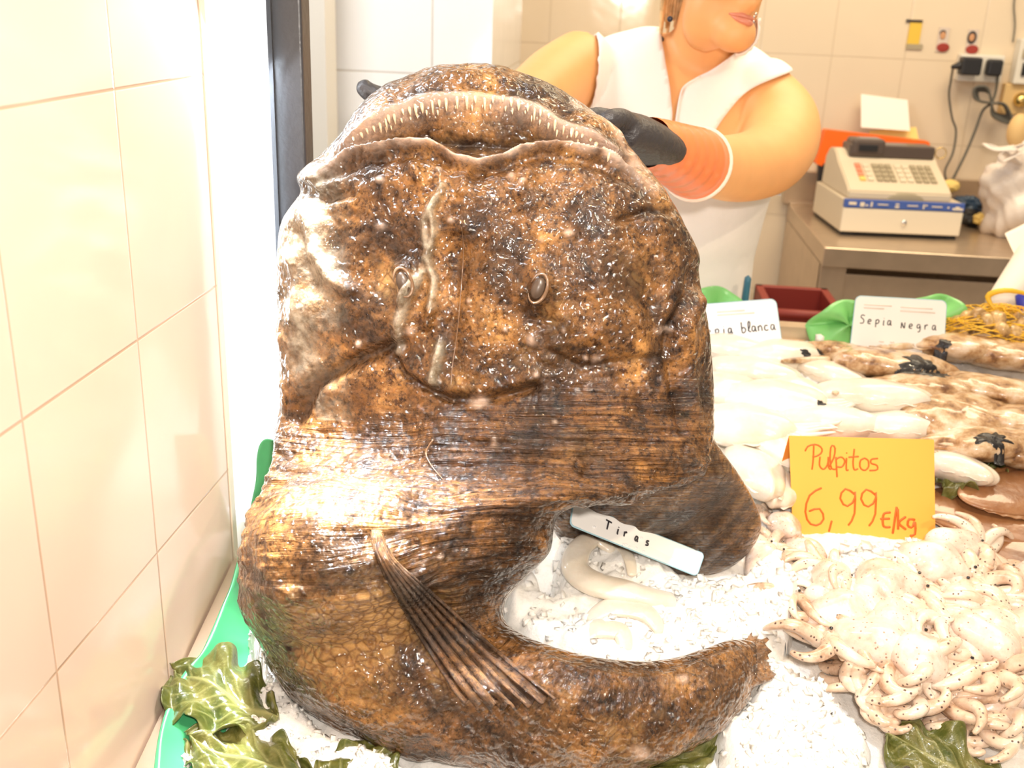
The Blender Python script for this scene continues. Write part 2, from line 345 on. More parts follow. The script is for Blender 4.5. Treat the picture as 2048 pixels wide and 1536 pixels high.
# ------------------------------------------------------------------ the setting
BY = 3.55
struct(mesh('wall_left', *box((-.60, -1.2, 0), (-.49, 1.236, 2.9)), 'tile_l', smooth=False))
struct(mesh('trim_1', *box((-.60, 1.236, 0), (-.4885, 1.25, 2.9)), 'regw', smooth=False))
wx = at(540, 300, 1.32)[0]
struct(mesh('window_1', *box((-.53, 1.32, .9), (wx, 1.328, 2.6)), 'pane', smooth=False))
struct(mesh('trim_2', *box((-.60, 1.30, 0), (wx, 1.36, .89)), 'white_paint', smooth=False))
x0, x1 = at(541, 60, 1.36)[0], at(608, 60, 1.36)[0]
struct(mesh('trim_3', *join(box((x0, 1.35, 0), (x1, 1.39, 2.9), .004), box((x0-.004, 1.345, 0), (x0+.006, 1.349, 2.9))), 'darkframe', smooth=False))
struct(mesh('wall_back', *box((-2.2, BY, 0), (3.4, BY+.1, 2.9)), 'tile_b', smooth=False))
PY = 2.75
x1 = at(985, 60, PY)[0]
struct(mesh('wall_pillar', *box((-1.9, PY, 0), (x1, BY, 2.9)), 'tile_w', smooth=False))
struct(mesh('trim_4', *box((at(610, 60, 2.6)[0]-.3, 2.6, 0), (at(650, 60, 2.6)[0], 2.7, 2.9)), 'boxw', smooth=False))
struct(mesh('floor', *box((-2.2, -1.5, -.05), (3.4, BY+.1, 0)), 'floor', smooth=False))

# display counter: sloping steel bed, raised rim, front and side panels
ct = thing('display_counter', 'stainless steel sloping fish counter with thin raised rim, under the ice', 'counter', (0.5, 1.3, 0))
def slab(x0, x1, y0, y1, t0, t1):
    V, Fc = box((x0, y0, 0), (x1, y1, 1)); return [(x, y, bedz(y)+(t1 if z > .5 else t0)) for x, y, z in V], Fc
mesh('bed', *slab(-.485, 1.75, .72, 1.96, -.05, -.012), 'steel', ct, False)
mesh('rim', *join(slab(-.487, -.462, .72, 1.23, -.02, .012), slab(-.45, 1.75, 1.955, 1.975, -.05, .012)), 'steel', ct, False)
mesh('cabinet', *box((-.485, .75, 0), (1.75, 1.93, .68)), 'white_paint', ct, False)

# ------------------------------------------------------------------ the monkfish
S = [  # left px, right px, depth, half thickness front, back
 ((934, 126), (972, 126), 1.275, .012, .012), ((840, 143), (1080, 158), 1.270, .035, .03), ((768, 186), (1160, 203), 1.262, .055, .04),
 ((706, 243), (1222, 253), 1.255, .075, .05), ((648, 303), (1274, 310), 1.25, .090, .06), ((597, 348), (1312, 360), 1.245, .10, .07),
 ((600, 388), (1342, 400), 1.24, .108, .08), ((566, 440), (1366, 445), 1.235, .115, .08), ((557, 510), (1392, 507), 1.23, .12, .08),
 ((556, 580), (1400, 580), 1.22, .12, .08), ((560, 660), (1416, 660), 1.21, .118, .08), ((566, 740), (1425, 740), 1.20, .112, .08),
 ((560, 800), (1427, 810), 1.185, .110, .09), ((548, 860), (1424, 880), 1.165, .115, .09), ((546, 925), (1400, 955), 1.14, .120, .09),
 ((538, 995), (1290, 985), 1.105, .138, .09), ((532, 1075), (1128, 1022), 1.08, .150, .10), ((532, 1150), (1098, 1105), 1.07, .150, .10),
 ((538, 1230), (1045, 1160), 1.06, .142, .10), ((555, 1310), (1008, 1205), 1.045, .128, .10), ((608, 1388), (1005, 1242), 1.025, .108, .09),
 ((705, 1452), (1030, 1268), .998, .088, .08), ((850, 1500), (1075, 1292), .975, .072, .07), ((980, 1527), (1135, 1314), .962, .064, .065),
 ((1110, 1540), (1205, 1330), .957, .058, .06), ((1250, 1526), (1278, 1338), .967, .052, .055), ((1350, 1490), (1345, 1332), .987, .046, .05),
 ((1425, 1447), (1408, 1312), 1.012, .040, .045), ((1480, 1402), (1465, 1292), 1.042, .033, .04), ((1512, 1352), (1510, 1288), 1.075, .02, .02)]
def loft(S, ns, nf, nb, e=.85):
    A = np.array([[*l, *r, y, f, b] for l, r, y, f, b in S], float); Q = spline(A, ns)
    rows = []; T = []
    for q in Q:
        Lp, Rp = at(q[0], q[1], q[4]), at(q[2], q[3], q[4]); c = (Lp+Rp)/2; h = (Rp-Lp)/2
        v = nrm(CAM-c); ax = nrm(h); v = nrm(v-ax*v.dot(ax))
        th = np.concatenate([np.linspace(PI, 0, nf, endpoint=False), np.linspace(0, -PI, nb, endpoint=False)])
        cs, sn = np.cos(th), np.sin(th)
        dep = np.where(sn >= 0, np.abs(sn)**e*q[5], -np.abs(sn)*q[6])
        rows.append(c+np.outer(cs, h)+np.outer(dep, v)); T.append(np.tile(v, (nf+nb, 1)))
    return np.array(rows), np.array(T)
def lines(P, nf, nb):
    ns = len(P); n = nf+nb; Fc = []
    for i in range(ns-1):
        for j in range(n): Fc.append((i*n+j, (i+1)*n+j, (i+1)*n+(j+1) % n, i*n+(j+1) % n))
    Fc.append(tuple(range(n))); Fc.append(tuple((ns-1)*n+j for j in range(n))[::-1]); return Fc
NS, NF, NB = 620, 420, 60
P, VV = loft(S, NS, NF, NB)
n_ = NF+NB
tangent_n = np.cross(np.gradient(P, axis=0), np.roll(P, -1, 1)-np.roll(P, 1, 1)); tangent_n /= np.linalg.norm(tangent_n, axis=2)[..., None]+1e-9
tangent_n *= np.sign((tangent_n*VV).sum(2).mean())
tangent_n *= np.where((tangent_n*(P-(P.mean(1)[:, None]))).sum(2) > 0, 1, -1)[..., None]
X = proj(P).reshape(-1, 2); Pf = P.reshape(-1, 3); front = np.tile(np.r_[np.sin(np.linspace(PI, 0, NF, endpoint=False)), np.zeros(NB)], NS)
fr = np.clip(front*4, 0, 1); srow = np.repeat(np.linspace(0, 29, NS), n_)
x, y = X[:, 0], X[:, 1]
A_ = [(690, 285), (740, 252), (780, 230), (830, 208), (890, 195), (960, 190), (1030, 196), (1085, 218), (1140, 252), (1190, 283), (1235, 312)]
B_ = [(602, 350), (650, 325), (720, 300), (800, 284), (858, 280), (885, 293), (910, 310), (955, 318), (1005, 310), (1040, 290), (1085, 283), (1150, 290), (1210, 310), (1260, 338), (1312, 385)]
C_ = [(640, 312), (700, 290), (770, 272), (840, 262), (950, 260), (1060, 264), (1140, 280), (1210, 300), (1268, 328)]
h = np.zeros(len(x)); pale = np.zeros(len(x)); dark = np.zeros(len(x)); ochre = np.zeros(len(x)); grey = np.zeros(len(x)); wr = np.zeros(len(x))
def poly_y(line, xs): l = np.array(line); return np.interp(xs, l[:, 0], l[:, 1])
# mouth: floor of the lower jaw falls into the throat, the upper lip rises again
yA, yB, yC = poly_y(A_, x), poly_y(B_, x), poly_y(C_, x); inside = (x > 630) & (x < 1290)
env = np.clip((x-620)/120, 0, 1)*np.clip((1300-x)/120, 0, 1)
t = np.clip((y-yA)/np.maximum(yC-yA, 5), 0, 1); t2 = np.clip((yB-y)/np.maximum(yB-yC, 5), 0, 1)
mouth = np.where(y < yC, t**1.5, t2**.7)*((y > yA) & (y < yB)); h -= .034*mouth*env
h += .010*gauss(pdist(X, A_), 13)*env+.006*gauss(pdist(X, [(a, b-38) for a, b in A_]), 22)
eb = np.clip((x-625)/60, 0, 1)*np.clip((1290-x)/70, 0, 1)
h += .010*gauss(pdist(X, B_), 12)*eb
h -= .006*gauss(pdist(X, [(a, b+26) for a, b in B_]), 12)
pale += .9*gauss(pdist(X, B_), 9)*(.4+.6*eb)*np.clip(.6+.6*fbm(Pf, 60), 0, 1)+.55*gauss(pdist(X, A_)+0, 15)*env*np.clip((y-yA+8)/10, 0, 1)
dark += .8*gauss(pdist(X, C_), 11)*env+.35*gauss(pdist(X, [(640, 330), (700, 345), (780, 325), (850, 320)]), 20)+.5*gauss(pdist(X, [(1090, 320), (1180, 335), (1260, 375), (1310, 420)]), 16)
ochre += .5*mouth*env
pale += .6*gauss(pdist(X, [(1150, 205), (1200, 240), (1245, 290), (1290, 345)]), 8)*np.clip(.5+fbm(Pf, 40), 0, 1)
# folds, ridges and creases: polyline, width px, height m
FE = [([(615, 362), (635, 365), (660, 358)], 20, .005), ([(615, 385), (650, 392), (700, 385)], 9, -.008), ([(600, 415), (612, 450), (622, 500), (650, 550), (690, 580)], 17, .010),
      ([(640, 400), (660, 450), (662, 510)], 13, -.004), ([(575, 520), (590, 560), (580, 640)], 16, .006),
      ([(885, 372), (862, 420), (866, 470), (852, 515), (866, 560), (862, 610), (855, 650)], 8, .009), ([(870, 400), (845, 440), (848, 490), (838, 530)], 7, .006),
      ([(842, 545), (815, 590), (800, 640), (795, 700)], 11, .010), ([(880, 690), (872, 730), (866, 765)], 8, .008),
      ([(790, 535), (815, 530), (822, 560), (805, 600)], 10, .010), ([(800, 690), (740, 712), (680, 735), (620, 770), (570, 830)], 16, -.013),
      ([(790, 720), (810, 750), (850, 775), (900, 797), (960, 800), (1020, 790), (1070, 775)], 9, -.009), ([(820, 735), (880, 770), (960, 778), (1060, 755)], 20, .006),
      ([(690, 400), (780, 360), (870, 350)], 22, .004), ([(1000, 470), (1060, 520), (1130, 640), (1110, 700)], 18, .004), ([(1260, 420), (1310, 500), (1300, 600), (1330, 680)], 24, -.006),
      ([(1390, 540), (1380, 580), (1352, 640), (1340, 700), (1352, 780), (1370, 860)], 12, -.010), ([(1395, 600), (1380, 660), (1385, 740), (1400, 830)], 14, .006),
      ([(1100, 700), (1160, 735), (1230, 725), (1330, 715)], 9, -.005), ([(1240, 440), (1300, 420), (1340, 425)], 8, -.006), ([(915, 480), (910, 600), (905, 720)], 18, -.006),
      ([(980, 500), (975, 620), (960, 740)], 22, .004), ([(930, 330), (925, 380)], 14, .006), ([(825, 330), (835, 350)], 14, .009), ([(1060, 345), (1040, 380)], 16, .006),
      ([(830, 1150), (760, 1110), (700, 1085)], 40, .006), ([(860, 1180), (900, 1260), (960, 1330)], 26, -.008), ([(1180, 940), (1280, 930), (1380, 960)], 22, -.007), ([(1100, 960), (1200, 980), (1300, 1010)], 26, .006)]
for ln, w, a in FE: h += a*gauss(pdist(X, ln), w)
for ln, w, a in (([(600, 415), (612, 450), (622, 500), (650, 550)], 16, .6), ([(885, 372), (862, 420), (866, 470), (852, 515), (866, 560), (862, 610)], 8, .75), ([(842, 545), (815, 590), (800, 640), (795, 700)], 10, .75),
                 ([(880, 690), (868, 765)], 9, .8), ([(870, 400), (845, 440), (848, 490)], 7, .6)):
    grey += a*gauss(pdist(X, ln), w)
grey += np.clip((700-x)/110, 0, .75)*(srow < 12.5)*np.clip(.7+fbm(Pf, 14), 0, 1)  # daylight sheen painted as grey skin on the left of the head
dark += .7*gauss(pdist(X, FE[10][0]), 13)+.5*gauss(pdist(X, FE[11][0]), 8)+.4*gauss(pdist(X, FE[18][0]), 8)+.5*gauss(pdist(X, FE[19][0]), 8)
for cx, cy, w, a in ((1030, 490, 26, .5), (745, 480, 30, .4), (1230, 580, 28, .4), (1240, 720, 24, .45), (1320, 715, 20, .5), (650, 1230, 34, .5), (810, 1320, 26, .45), (740, 1390, 24, .4), (1300, 640, 20, .4), (960, 600, 20, .3)):
    dark += a*gauss(np.hypot((x-cx)*(.8), y-cy), w)*np.clip(.5+1.4*fbm(Pf, 45), 0, 1)
for cx, cy, w, a in ((770, 560, 34, .9), (1100, 610, 30, .95), (800, 1250, 110, .9), (700, 1200, 80, .8), (890, 1330, 60, .6), (620, 1300, 60, .5), (960, 590, 60, .3), (1260, 560, 60, .3), (1060, 690, 60, .35), (700, 1400, 80, .3), (1230, 1440, 160, .35), (920, 760, 30, .7), (1140, 880, 70, .35)):
    ochre += a*gauss(np.hypot(x-cx, y-cy), w)
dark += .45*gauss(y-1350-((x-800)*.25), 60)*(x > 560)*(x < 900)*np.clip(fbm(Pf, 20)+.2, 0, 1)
# pale scraps stuck on the skin
for cx, cy, w in ((820, 662, 9), (715, 690, 7), (1140, 467, 9), (1088, 480, 7), (1193, 720, 9), (1065, 680, 12), (958, 805, 14), (1072, 747, 6), (1322, 662, 10), (1345, 660, 8), (755, 452, 8), (900, 440, 6), (935, 603, 6), (990, 888, 12), (1040, 890, 10), (760, 1005, 9),
                  (1110, 845, 6), (1270, 1045, 7), (1170, 715, 5), (1125, 660, 6), (1360, 1362, 9), (1275, 1500, 14), (880, 1110, 5), (1010, 660, 5), (760, 360, 7), (876, 335, 7), (1022, 350, 9), (1045, 365, 8)):
    g = np.clip(1.5*gauss(np.hypot((x-cx)*(.7+rng.rand()*.6), (y-cy)), w)-.2, 0, 1); pale += g*.6*np.clip(.8+fbm(Pf, 90, 2), 0, 1); h += .003*g
wr = np.clip((y-(790-.12*(x-900)))/60, 0, 1)*np.clip((1290-y)/110, 0, 1)*np.clip((1500-x)/60, 0, 1)*np.clip(1-gauss(np.hypot((x-640), y-1240), 160)*1.1, 0, 1)
wr += .35*(srow > 21)
h += (.010*fbm(Pf, 9, 3)+.0022*fbm(Pf, 34, 3)+.0007*fbm(Pf, 110, 2))
ochre *= .6+.3*np.clip((y-1000)/150, 0, 1)
u_ = np.tile(np.arange(n_)/n_, NS)
SW = np.stack([u_*7*2, np.repeat(np.linspace(0, 30, NS), n_)*5.5, np.zeros(len(u_))], 1)
h += .0032*wr*fbm(SW, 1., 3)
h *= fr
tt_ = np.clip((y-740)/150, 0, 1)
h += .056*np.tanh((y-960)/85)*gauss(x-640, 180)*tt_*tt_*(3-2*tt_)*np.clip((1290-y)/130, 0, 1)*np.clip(front, 0, 1)**.8
# eyes
for cx, cy in ((806, 565), (1076, 577)):
    d = np.hypot((x-cx)/20, (y-cy)/30); h += .012*np.exp(-d**2)*fr; pale += .0*d
    d2 = np.hypot((x-cx)/55, (y-cy)/55); h += .006*np.exp(-d2**2)*fr
Pd = Pf+tangent_n.reshape(-1, 3)*h[:, None]
cl = lambda a: np.clip(a*(fr > 0), 0, 1)
fish = thing('monkfish', 'huge wet brown monkfish with gaping toothed mouth, head propped up and tail curled', 'fish', tuple(on(900, 1430)))
uv = np.stack([u_, np.repeat(np.linspace(0, 1, NS), n_)], 1)
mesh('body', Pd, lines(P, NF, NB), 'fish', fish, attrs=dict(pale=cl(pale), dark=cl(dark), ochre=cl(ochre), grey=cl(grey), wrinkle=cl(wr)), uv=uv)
FV = Pd.reshape(NS, n_, 3)[:, 6:NF-6].reshape(-1, 3)[::3]; FX = proj(FV)
def surf(px, py, k=8):
    d = (FX[:, 0]-px)**2+(FX[:, 1]-py)**2; i = np.argpartition(d, k)[:k]
    P_ = FV[i]; dep = np.linalg.norm(P_-CAM, axis=1); r = ray(px, py); return CAM+r/np.linalg.norm(r)*np.median(dep)
def toward(p, d): return p+nrm(CAM-p)*d
# teeth: two rows of slanting spikes along the lower jaw
def tooth(px, py, ln, r, lean):
    b = surf(px, py); b = toward(b, -.002); s = nrm(CAM-b)
    tip = surf(px+lean*.6, py+ln); tip = b+nrm(tip-b+s*.005)*(ln/F*1.15)
    mid = (b+tip)/2+s*.0012
    mesh('tooth', *tube([b, mid, tip], [r, r*.72, r*.12], 8, res=7), 'tooth', fish)
LA = spline(A_, 200)
for k in range(36):
    q = LA[int(8+k*5.25)]; cx = (q[0]-960)/270
    tooth(q[0]+random.uniform(-3, 3), q[1]+random.uniform(0, 5), random.uniform(16, 32)*(1-.25*abs(cx)), random.uniform(.0019, .0030), -cx*9)
for k in range(22):
    q = LA[int(30+k*6.4)]; cx = (q[0]-960)/270
    tooth(q[0]+random.uniform(-4, 4), q[1]+17+random.uniform(0, 6), random.uniform(9, 16), random.uniform(.0013, .0018), -cx*8)
for cx, cy, tl in ((806, 565, .3), (1076, 577, -.3)):
    c = surf(cx, cy); vz = nrm(CAM-c); vx = nrm(np.cross((0, 0, 1), vz)); vy = np.cross(vz, vx); ca, sa = math.cos(tl), math.sin(tl)
    R = np.stack([vx*ca+vy*sa, vy*ca-vx*sa, vz], 1)
    mesh('eye', *ell(toward(c, -.001), (.0075, .0125, .006), R=R), 'eye', fish)
    ring = [toward(c, .001)+R@np.array([.0095*math.cos(a), .0165*math.sin(a), .0015*math.sin(3*a)]) for a in np.linspace(-2.6, 2.9, 26)]
    mesh('eyelid', *tube(ring, [.0005]+[.0015, .0024, .0016, .0020]+[.0005], 8), 'eyelid', fish)
sp = [toward(surf(q[0], q[1]), .006) for q in spline([(923, 455), (927, 500), (922, 580), (915, 660), (905, 730), (902, 770)], 26)]
mesh('dorsal_spine', *tube(sp, [.0003, .0005, .0005, .0006], 6), 'eyelid', fish)
sp = [toward(surf(q[0], q[1]), .004) for q in spline([(866, 880), (852, 905), (862, 930), (885, 958)], 16)]
mesh('barbel', *tube(sp, [.0012, .0008, .0005], 6), 'eyelid', fish, label='thin pale skin tendril')
# near pectoral fin with its rays
nu, nv = 70, 60; G = np.zeros((nu, nv, 3)); RIB = np.zeros((nu, nv))
ledge = spline([(742, 1060), (752, 1110), (790, 1190), (850, 1290), (905, 1375), (928, 1400)], nu); redge = spline([(762, 1062), (790, 1120), (870, 1190), (960, 1270), (1050, 1345), (1112, 1392)], nu)
for i in range(nu):
    for j in range(nv):
        t = j/(nv-1); s_ = i/(nu-1); q = ledge[i]*(1-t)+redge[i]*t; q = q+np.array([0, 1])*18*s_**3*math.sin(t*PI)+np.array([0, 1])*7*s_**4*math.cos(t*PI*14)
        rib = .5+.5*math.cos(t*2*PI*6+.6*math.sin(i*.06)); RIB[i, j] = rib
        p = surf(q[0], q[1], 24); G[i, j] = toward(p, (.004+.010*math.sin(PI*t)**.6*math.sin(PI*min(1, s_*1.1))**.5+.0075*rib*(.3+.7*s_)))
for _ in range(3): G[1:-1, 1:-1] = (G[1:-1, 1:-1]*2+G[2:, 1:-1]+G[:-2, 1:-1])/4
V, Fc = solid(G, .003); rb = np.tile(RIB.ravel(), 2)
uvf = np.tile(np.stack(np.meshgrid(np.linspace(0, .3, nu), np.linspace(0, 1, nv), indexing='ij'), -1).reshape(-1, 2), (2, 1))
zz = np.zeros(len(V))
mesh('pectoral_fin', V, Fc, 'fish', fish, attrs=dict(pale=np.clip(rb*.2-.12, 0, 1), dark=(1-rb)*.7, ochre=zz, grey=zz, wrinkle=zz+.3), uv=uvf)
# far pectoral lobe, spread to the right
S2 = [((1230, 840), (1415, 858), 1.17, .03, .03), ((1150, 895), (1442, 900), 1.185, .055, .04), ((1110, 945), (1478, 950), 1.21, .060, .04), ((1095, 1000), (1508, 1003), 1.24, .060, .04), ((1100, 1045), (1522, 1048), 1.265, .055, .04),
      ((1130, 1090), (1507, 1092), 1.285, .050, .04), ((1200, 1135), (1466, 1132), 1.30, .040, .04), ((1300, 1165), (1400, 1162), 1.31, .02, .02)]
P2, V2 = loft(S2, 130, 180, 30); X2 = proj(P2).reshape(-1, 2); p2 = P2.reshape(-1, 3); f2 = np.clip(np.tile(np.r_[np.sin(np.linspace(PI, 0, 180, endpoint=False)), np.zeros(30)], 130)*3, 0, 1)
fx, fy = X2[:, 0], X2[:, 1]; ang = np.arctan2(fy-820, fx-1120); rad = np.hypot(fy-820, fx-1120)
rays = np.cos(rad*.19+3*fbm(p2, 12, 2))
h2 = (.0022*rays*np.clip((fy-980)/60, 0, 1)+.007*fbm(p2, 14, 3)+.002*fbm(p2, 60, 2)-.012*gauss(pdist(X2, [(1320, 1080), (1370, 1070), (1430, 1030), (1470, 990)]), 16)+.008*gauss(pdist(X2, [(1350, 1000), (1420, 960), (1460, 960)]), 22))*f2
p2 = p2+V2.reshape(-1, 3)*h2[:, None]; z2 = np.zeros(len(p2))
mesh('pectoral_fin', p2, lines(P2, 180, 30), 'fish', fish, attrs=dict(pale=z2, dark=np.clip(.0+.5*gauss(pdist(X2, [(1180, 1100), (1330, 1070), (1400, 1080), (1450, 1020)]), 50)+.25*(rays < -.3), 0, .7)*f2, ochre=.35*f2, grey=z2, wrinkle=z2+.8),
     uv=np.stack([np.tile(np.arange(210)/210, 130), np.repeat(np.linspace(0, .35, 130), 210)], 1), label='dark crumpled fin lobe spread towards the ice')
# tail fin end lying on the ice
TG = np.zeros((24, 16, 3))
for i in range(24):
    for j in range(16):
        s_, t = i/23, j/15; q = np.array([1478, 1345])*(1-s_)+np.array([1535, 1300])*s_+np.array([(.2)*1, 1.])*(t-.5)*(70+46*s_)+np.array([-1, 0])*6*math.cos(t*30)*s_
        TG[i, j] = on(q[0], q[1], .066-.02*s_+.002*math.cos(t*38))
V, Fc = solid(TG, .004); z = np.zeros(len(V))
mesh('tail_fin', V, Fc, 'fish', fish, attrs=dict(pale=z+.1, dark=z+.15, ochre=z, grey=z, wrinkle=z), uv=np.zeros((len(V), 2)))

# ------------------------------------------------------------------ ice, leaves, tray dividers
def inpoly(X, poly):
    X = np.asarray(X); r = np.zeros(len(X), bool); k = len(poly)
    for i in range(k):
        (x1, y1), (x2, y2) = poly[i], poly[(i+1) % k]
        c = ((y1 > X[:, 1]) != (y2 > X[:, 1])) & (X[:, 0] < (x2-x1)*(X[:, 1]-y1)/(y2-y1+1e-9)+x1); r ^= c
    return r
def shards(pts, s0, s1):
    out = []
    for p in pts:
        s = random.uniform(s0, s1)*1.25; R = np.array(Matrix.Rotation(random.uniform(0, 6.28), 3, Vector((random.random(), random.random(), random.random()))))
        v = np.array([(random.uniform(.3, 1.1)*a, random.uniform(.2, .9)*b, random.uniform(.05, .5)*c) for a in (-1, 1) for b in (-1, 1) for c in (-1, 1)])*s
        out.append(((v@R.T)+p, [(0, 1, 3, 2), (4, 6, 7, 5), (0, 4, 5, 1), (2, 3, 7, 6), (0, 2, 6, 4), (1, 5, 7, 3)]))
    return out
def mound(name, poly, H, label, cat='ice', bumps=.010, nsh=300, s0=.002, s1=.006, soft=30, low=-.025, seed=3, m='ice'):
    W0 = np.array([on(px, py, H) for px, py in poly]); x0, y0 = W0[:, :2].min(0)-.02; x1, y1 = W0[:, :2].max(0)+.02
    st = .0042; xs = np.arange(x0, x1, st); ys = np.arange(y0, y1, st); gx, gy = np.meshgrid(xs, ys, indexing='ij')
    Pn = np.stack([gx, gy, bedz(gy)+H], -1); XX = proj(Pn).reshape(-1, 2); d = pdist(XX, poly+[poly[0]]); ins = inpoly(XX, poly)
    q = Pn.reshape(-1, 3)
    prof = np.where(ins, low+(H-low)*np.minimum(1, d/soft)**.45, low)
    nz = bumps*(fbm(q+seed, 22, 4)+.5*np.abs(fbm(q+seed*2, 70, 3)))*np.where(ins, 1, .3)
    Z = bedz(gy).ravel()+prof+nz; q = np.stack([gx.ravel(), gy.ravel(), Z], 1)
    edge = fbm(q+9, 60, 3)*9; ok = (ins & (d > -6+0*edge)) | (d < 4+edge)
    a, b = gx.shape; G_ = ok.reshape(a, b); Fc = []
    for i in range(a-1):
        for j in range(b-1):
            if G_[i, j] and G_[i+1, j] and G_[i, j+1] and G_[i+1, j+1]: Fc.append((i*b+j, (i+1)*b+j, (i+1)*b+j+1, i*b+j+1))
    used = sorted({i for f in Fc for i in f}); mp = {u: k for k, u in enumerate(used)}
    V = q[used]; Fc = [tuple(mp[i] for i in f) for f in Fc]
    pick = [V[i] for i in np.random.RandomState(seed).choice(len(V), nsh)]
    V, Fc = join((V, Fc), *shards(pick, s0, s1))
    o = mesh(name, V, Fc, m); tag(o, label, cat); return stuff(o)
mound('crushed_ice', [(470, 1190), (560, 1000), (1000, 740), (1400, 668), (2300, 690), (2600, 900), (2500, 1700), (350, 1700), (395, 1420)], .0, 'thin bed of crushed ice under the seafood on the counter', bumps=.006, nsh=500, soft=8, seed=1)
mound('crushed_ice', [(1000, 1120), (1035, 1112), (1085, 1125), (1105, 1165), (1108, 1050), (1165, 1050), (1250, 1075), (1390, 1125), (1480, 1120), (1560, 1080), (1610, 1160), (1590, 1240), (1530, 1285), (1440, 1300), (1350, 1325), (1250, 1330), (1150, 1312), (1050, 1270), (1008, 1215)],
      .060, 'heap of white crushed ice enclosed by the curled tail of the fish', bumps=.012, nsh=420, s1=.007, soft=22, seed=2)
mound('crushed_ice', [(470, 1410), (525, 1340), (560, 1330), (660, 1440), (790, 1490), (940, 1560), (900, 1640), (600, 1600), (560, 1500), (480, 1480)],
      .028, 'greyish crushed ice heap on the leaves at the left, against the fish belly', bumps=.007, nsh=260, s1=.004, seed=5)
mound('crushed_ice', [(355, 1490), (400, 1460), (430, 1480), (420, 1560), (340, 1600)], .022, 'small lump of ice between the lettuce and the green tray edge', nsh=60, s1=.003, soft=16, seed=6)
mound('crushed_ice', [(1500, 1290), (1560, 1300), (1640, 1330), (1720, 1400), (1760, 1460), (1740, 1600), (1480, 1600), (1440, 1480), (1425, 1440), (1490, 1380)],
      .040, 'crushed ice heap in front of the baby octopuses, right of the fish tail', bumps=.010, nsh=260, s1=.006, soft=34, seed=7)
mound('crushed_ice', [(1560, 1085), (1640, 1095), (1740, 1075), (1870, 1060), (1900, 1110), (1860, 1160), (1700, 1190), (1580, 1170)],
      .048, 'crushed ice heaped at the foot of the yellow price card', bumps=.014, nsh=360, s1=.010, soft=30, seed=8)
mound('crushed_ice', [(1560, 690), (1640, 668), (1720, 680), (1880, 690), (1760, 722), (1680, 740), (1640, 800), (1580, 780), (1540, 730)],
      .030, 'crushed ice along the back edge behind the cuttlefish', bumps=.012, nsh=240, s1=.009, soft=14, seed=9)
mound('crushed_ice', [(490, 1240), (520, 1230), (545, 1330), (520, 1310)], .045, 'sliver of ice between the green tray edge and the fish', nsh=40, s1=.003, soft=10, seed=11)

def plastic(name, top, bot, label, m, th=.003, hgt=None):
    n = 60; a = spline(top, n); b = spline(bot, n); k = 14
    G = np.array([[a[i]*(1-j/(k-1))+b[i]*(j/(k-1)) for j in range(k)] for i in range(n)])
    G[:, :, 0] += .004*np.sin(np.linspace(0, 1, k)*PI)[None, :]*np.sin(np.linspace(0, 22, n))[:, None]
    o = mesh(name, *solid(G, th), m); return tag(o, label, 'plastic garnish')
top = [on(*q) for q in ((300, 1600, .035), (308, 1536, .035), (320, 1460, .038), (345, 1385, .04), (372, 1340, .04), (400, 1310, .042), (415, 1280, .044), (443, 1215, .05), (462, 1172, .055), (478, 1110, .06))]
top += [at(492, 1060, 1.235)]
bot = [on(*q) for q in ((440, 1620, 0), (445, 1540, 0), (450, 1470, 0), (470, 1400, 0), (490, 1350, 0), (505, 1320, 0), (520, 1290, 0), (535, 1240, .0), (545, 1200, 0), (555, 1160, 0), (560, 1130, 0))]
plastic('tray_divider', top, bot, 'wavy edged green plastic divider standing along the tiled wall', 'green')
YD = 1.262
plastic('tray_divider', [at(493, 1058, YD), at(503, 1005, YD), at(512, 960, YD), at(514, 915, YD), at(520, 888, YD), at(532, 878, YD), at(550, 882, YD)],
        [at(560, 1090, YD), at(580, 1050, YD), at(590, 1000, YD), at(590, 960, YD), at(590, 920, YD), at(590, 900, YD), at(590, 890, YD)], 'bright green plastic leaf tip upright behind the fish flank', 'green')
def leafplate(pts, Y, label):
    P3 = [at(px, py, Y) for px, py in pts]; c = np.mean(P3, 0); n = 64; q = spline(P3+[P3[0]], n); k = 8
    G = np.array([[c*(1-(j+.02)/(k-.98))+q[i]*((j+.02)/(k-.98))+np.array([0, .012*math.sin(i*.3+j*.2), 0]) for j in range(k)] for i in range(n)])
    return tag(mesh('tray_divider', *solid(G, .003), 'green_pale'), label, 'plastic garnish')
leafplate([(1330, 620), (1370, 585), (1420, 572), (1460, 585), (1500, 620), (1500, 700), (1400, 720), (1330, 700)], 1.93, 'green plastic leaf behind the Sepia blanca card')
leafplate([(1612, 655), (1630, 630), (1665, 606), (1710, 604), (1760, 620), (1790, 660), (1760, 700), (1640, 700)], 1.94, 'green plastic leaf showing left of the Sepia Negra card')
leafplate([(1800, 620), (1830, 596), (1868, 588), (1905, 596), (1930, 612), (1930, 660), (1860, 690), (1800, 660)], 1.945, 'green plastic leaf showing right of the Sepia Negra card')

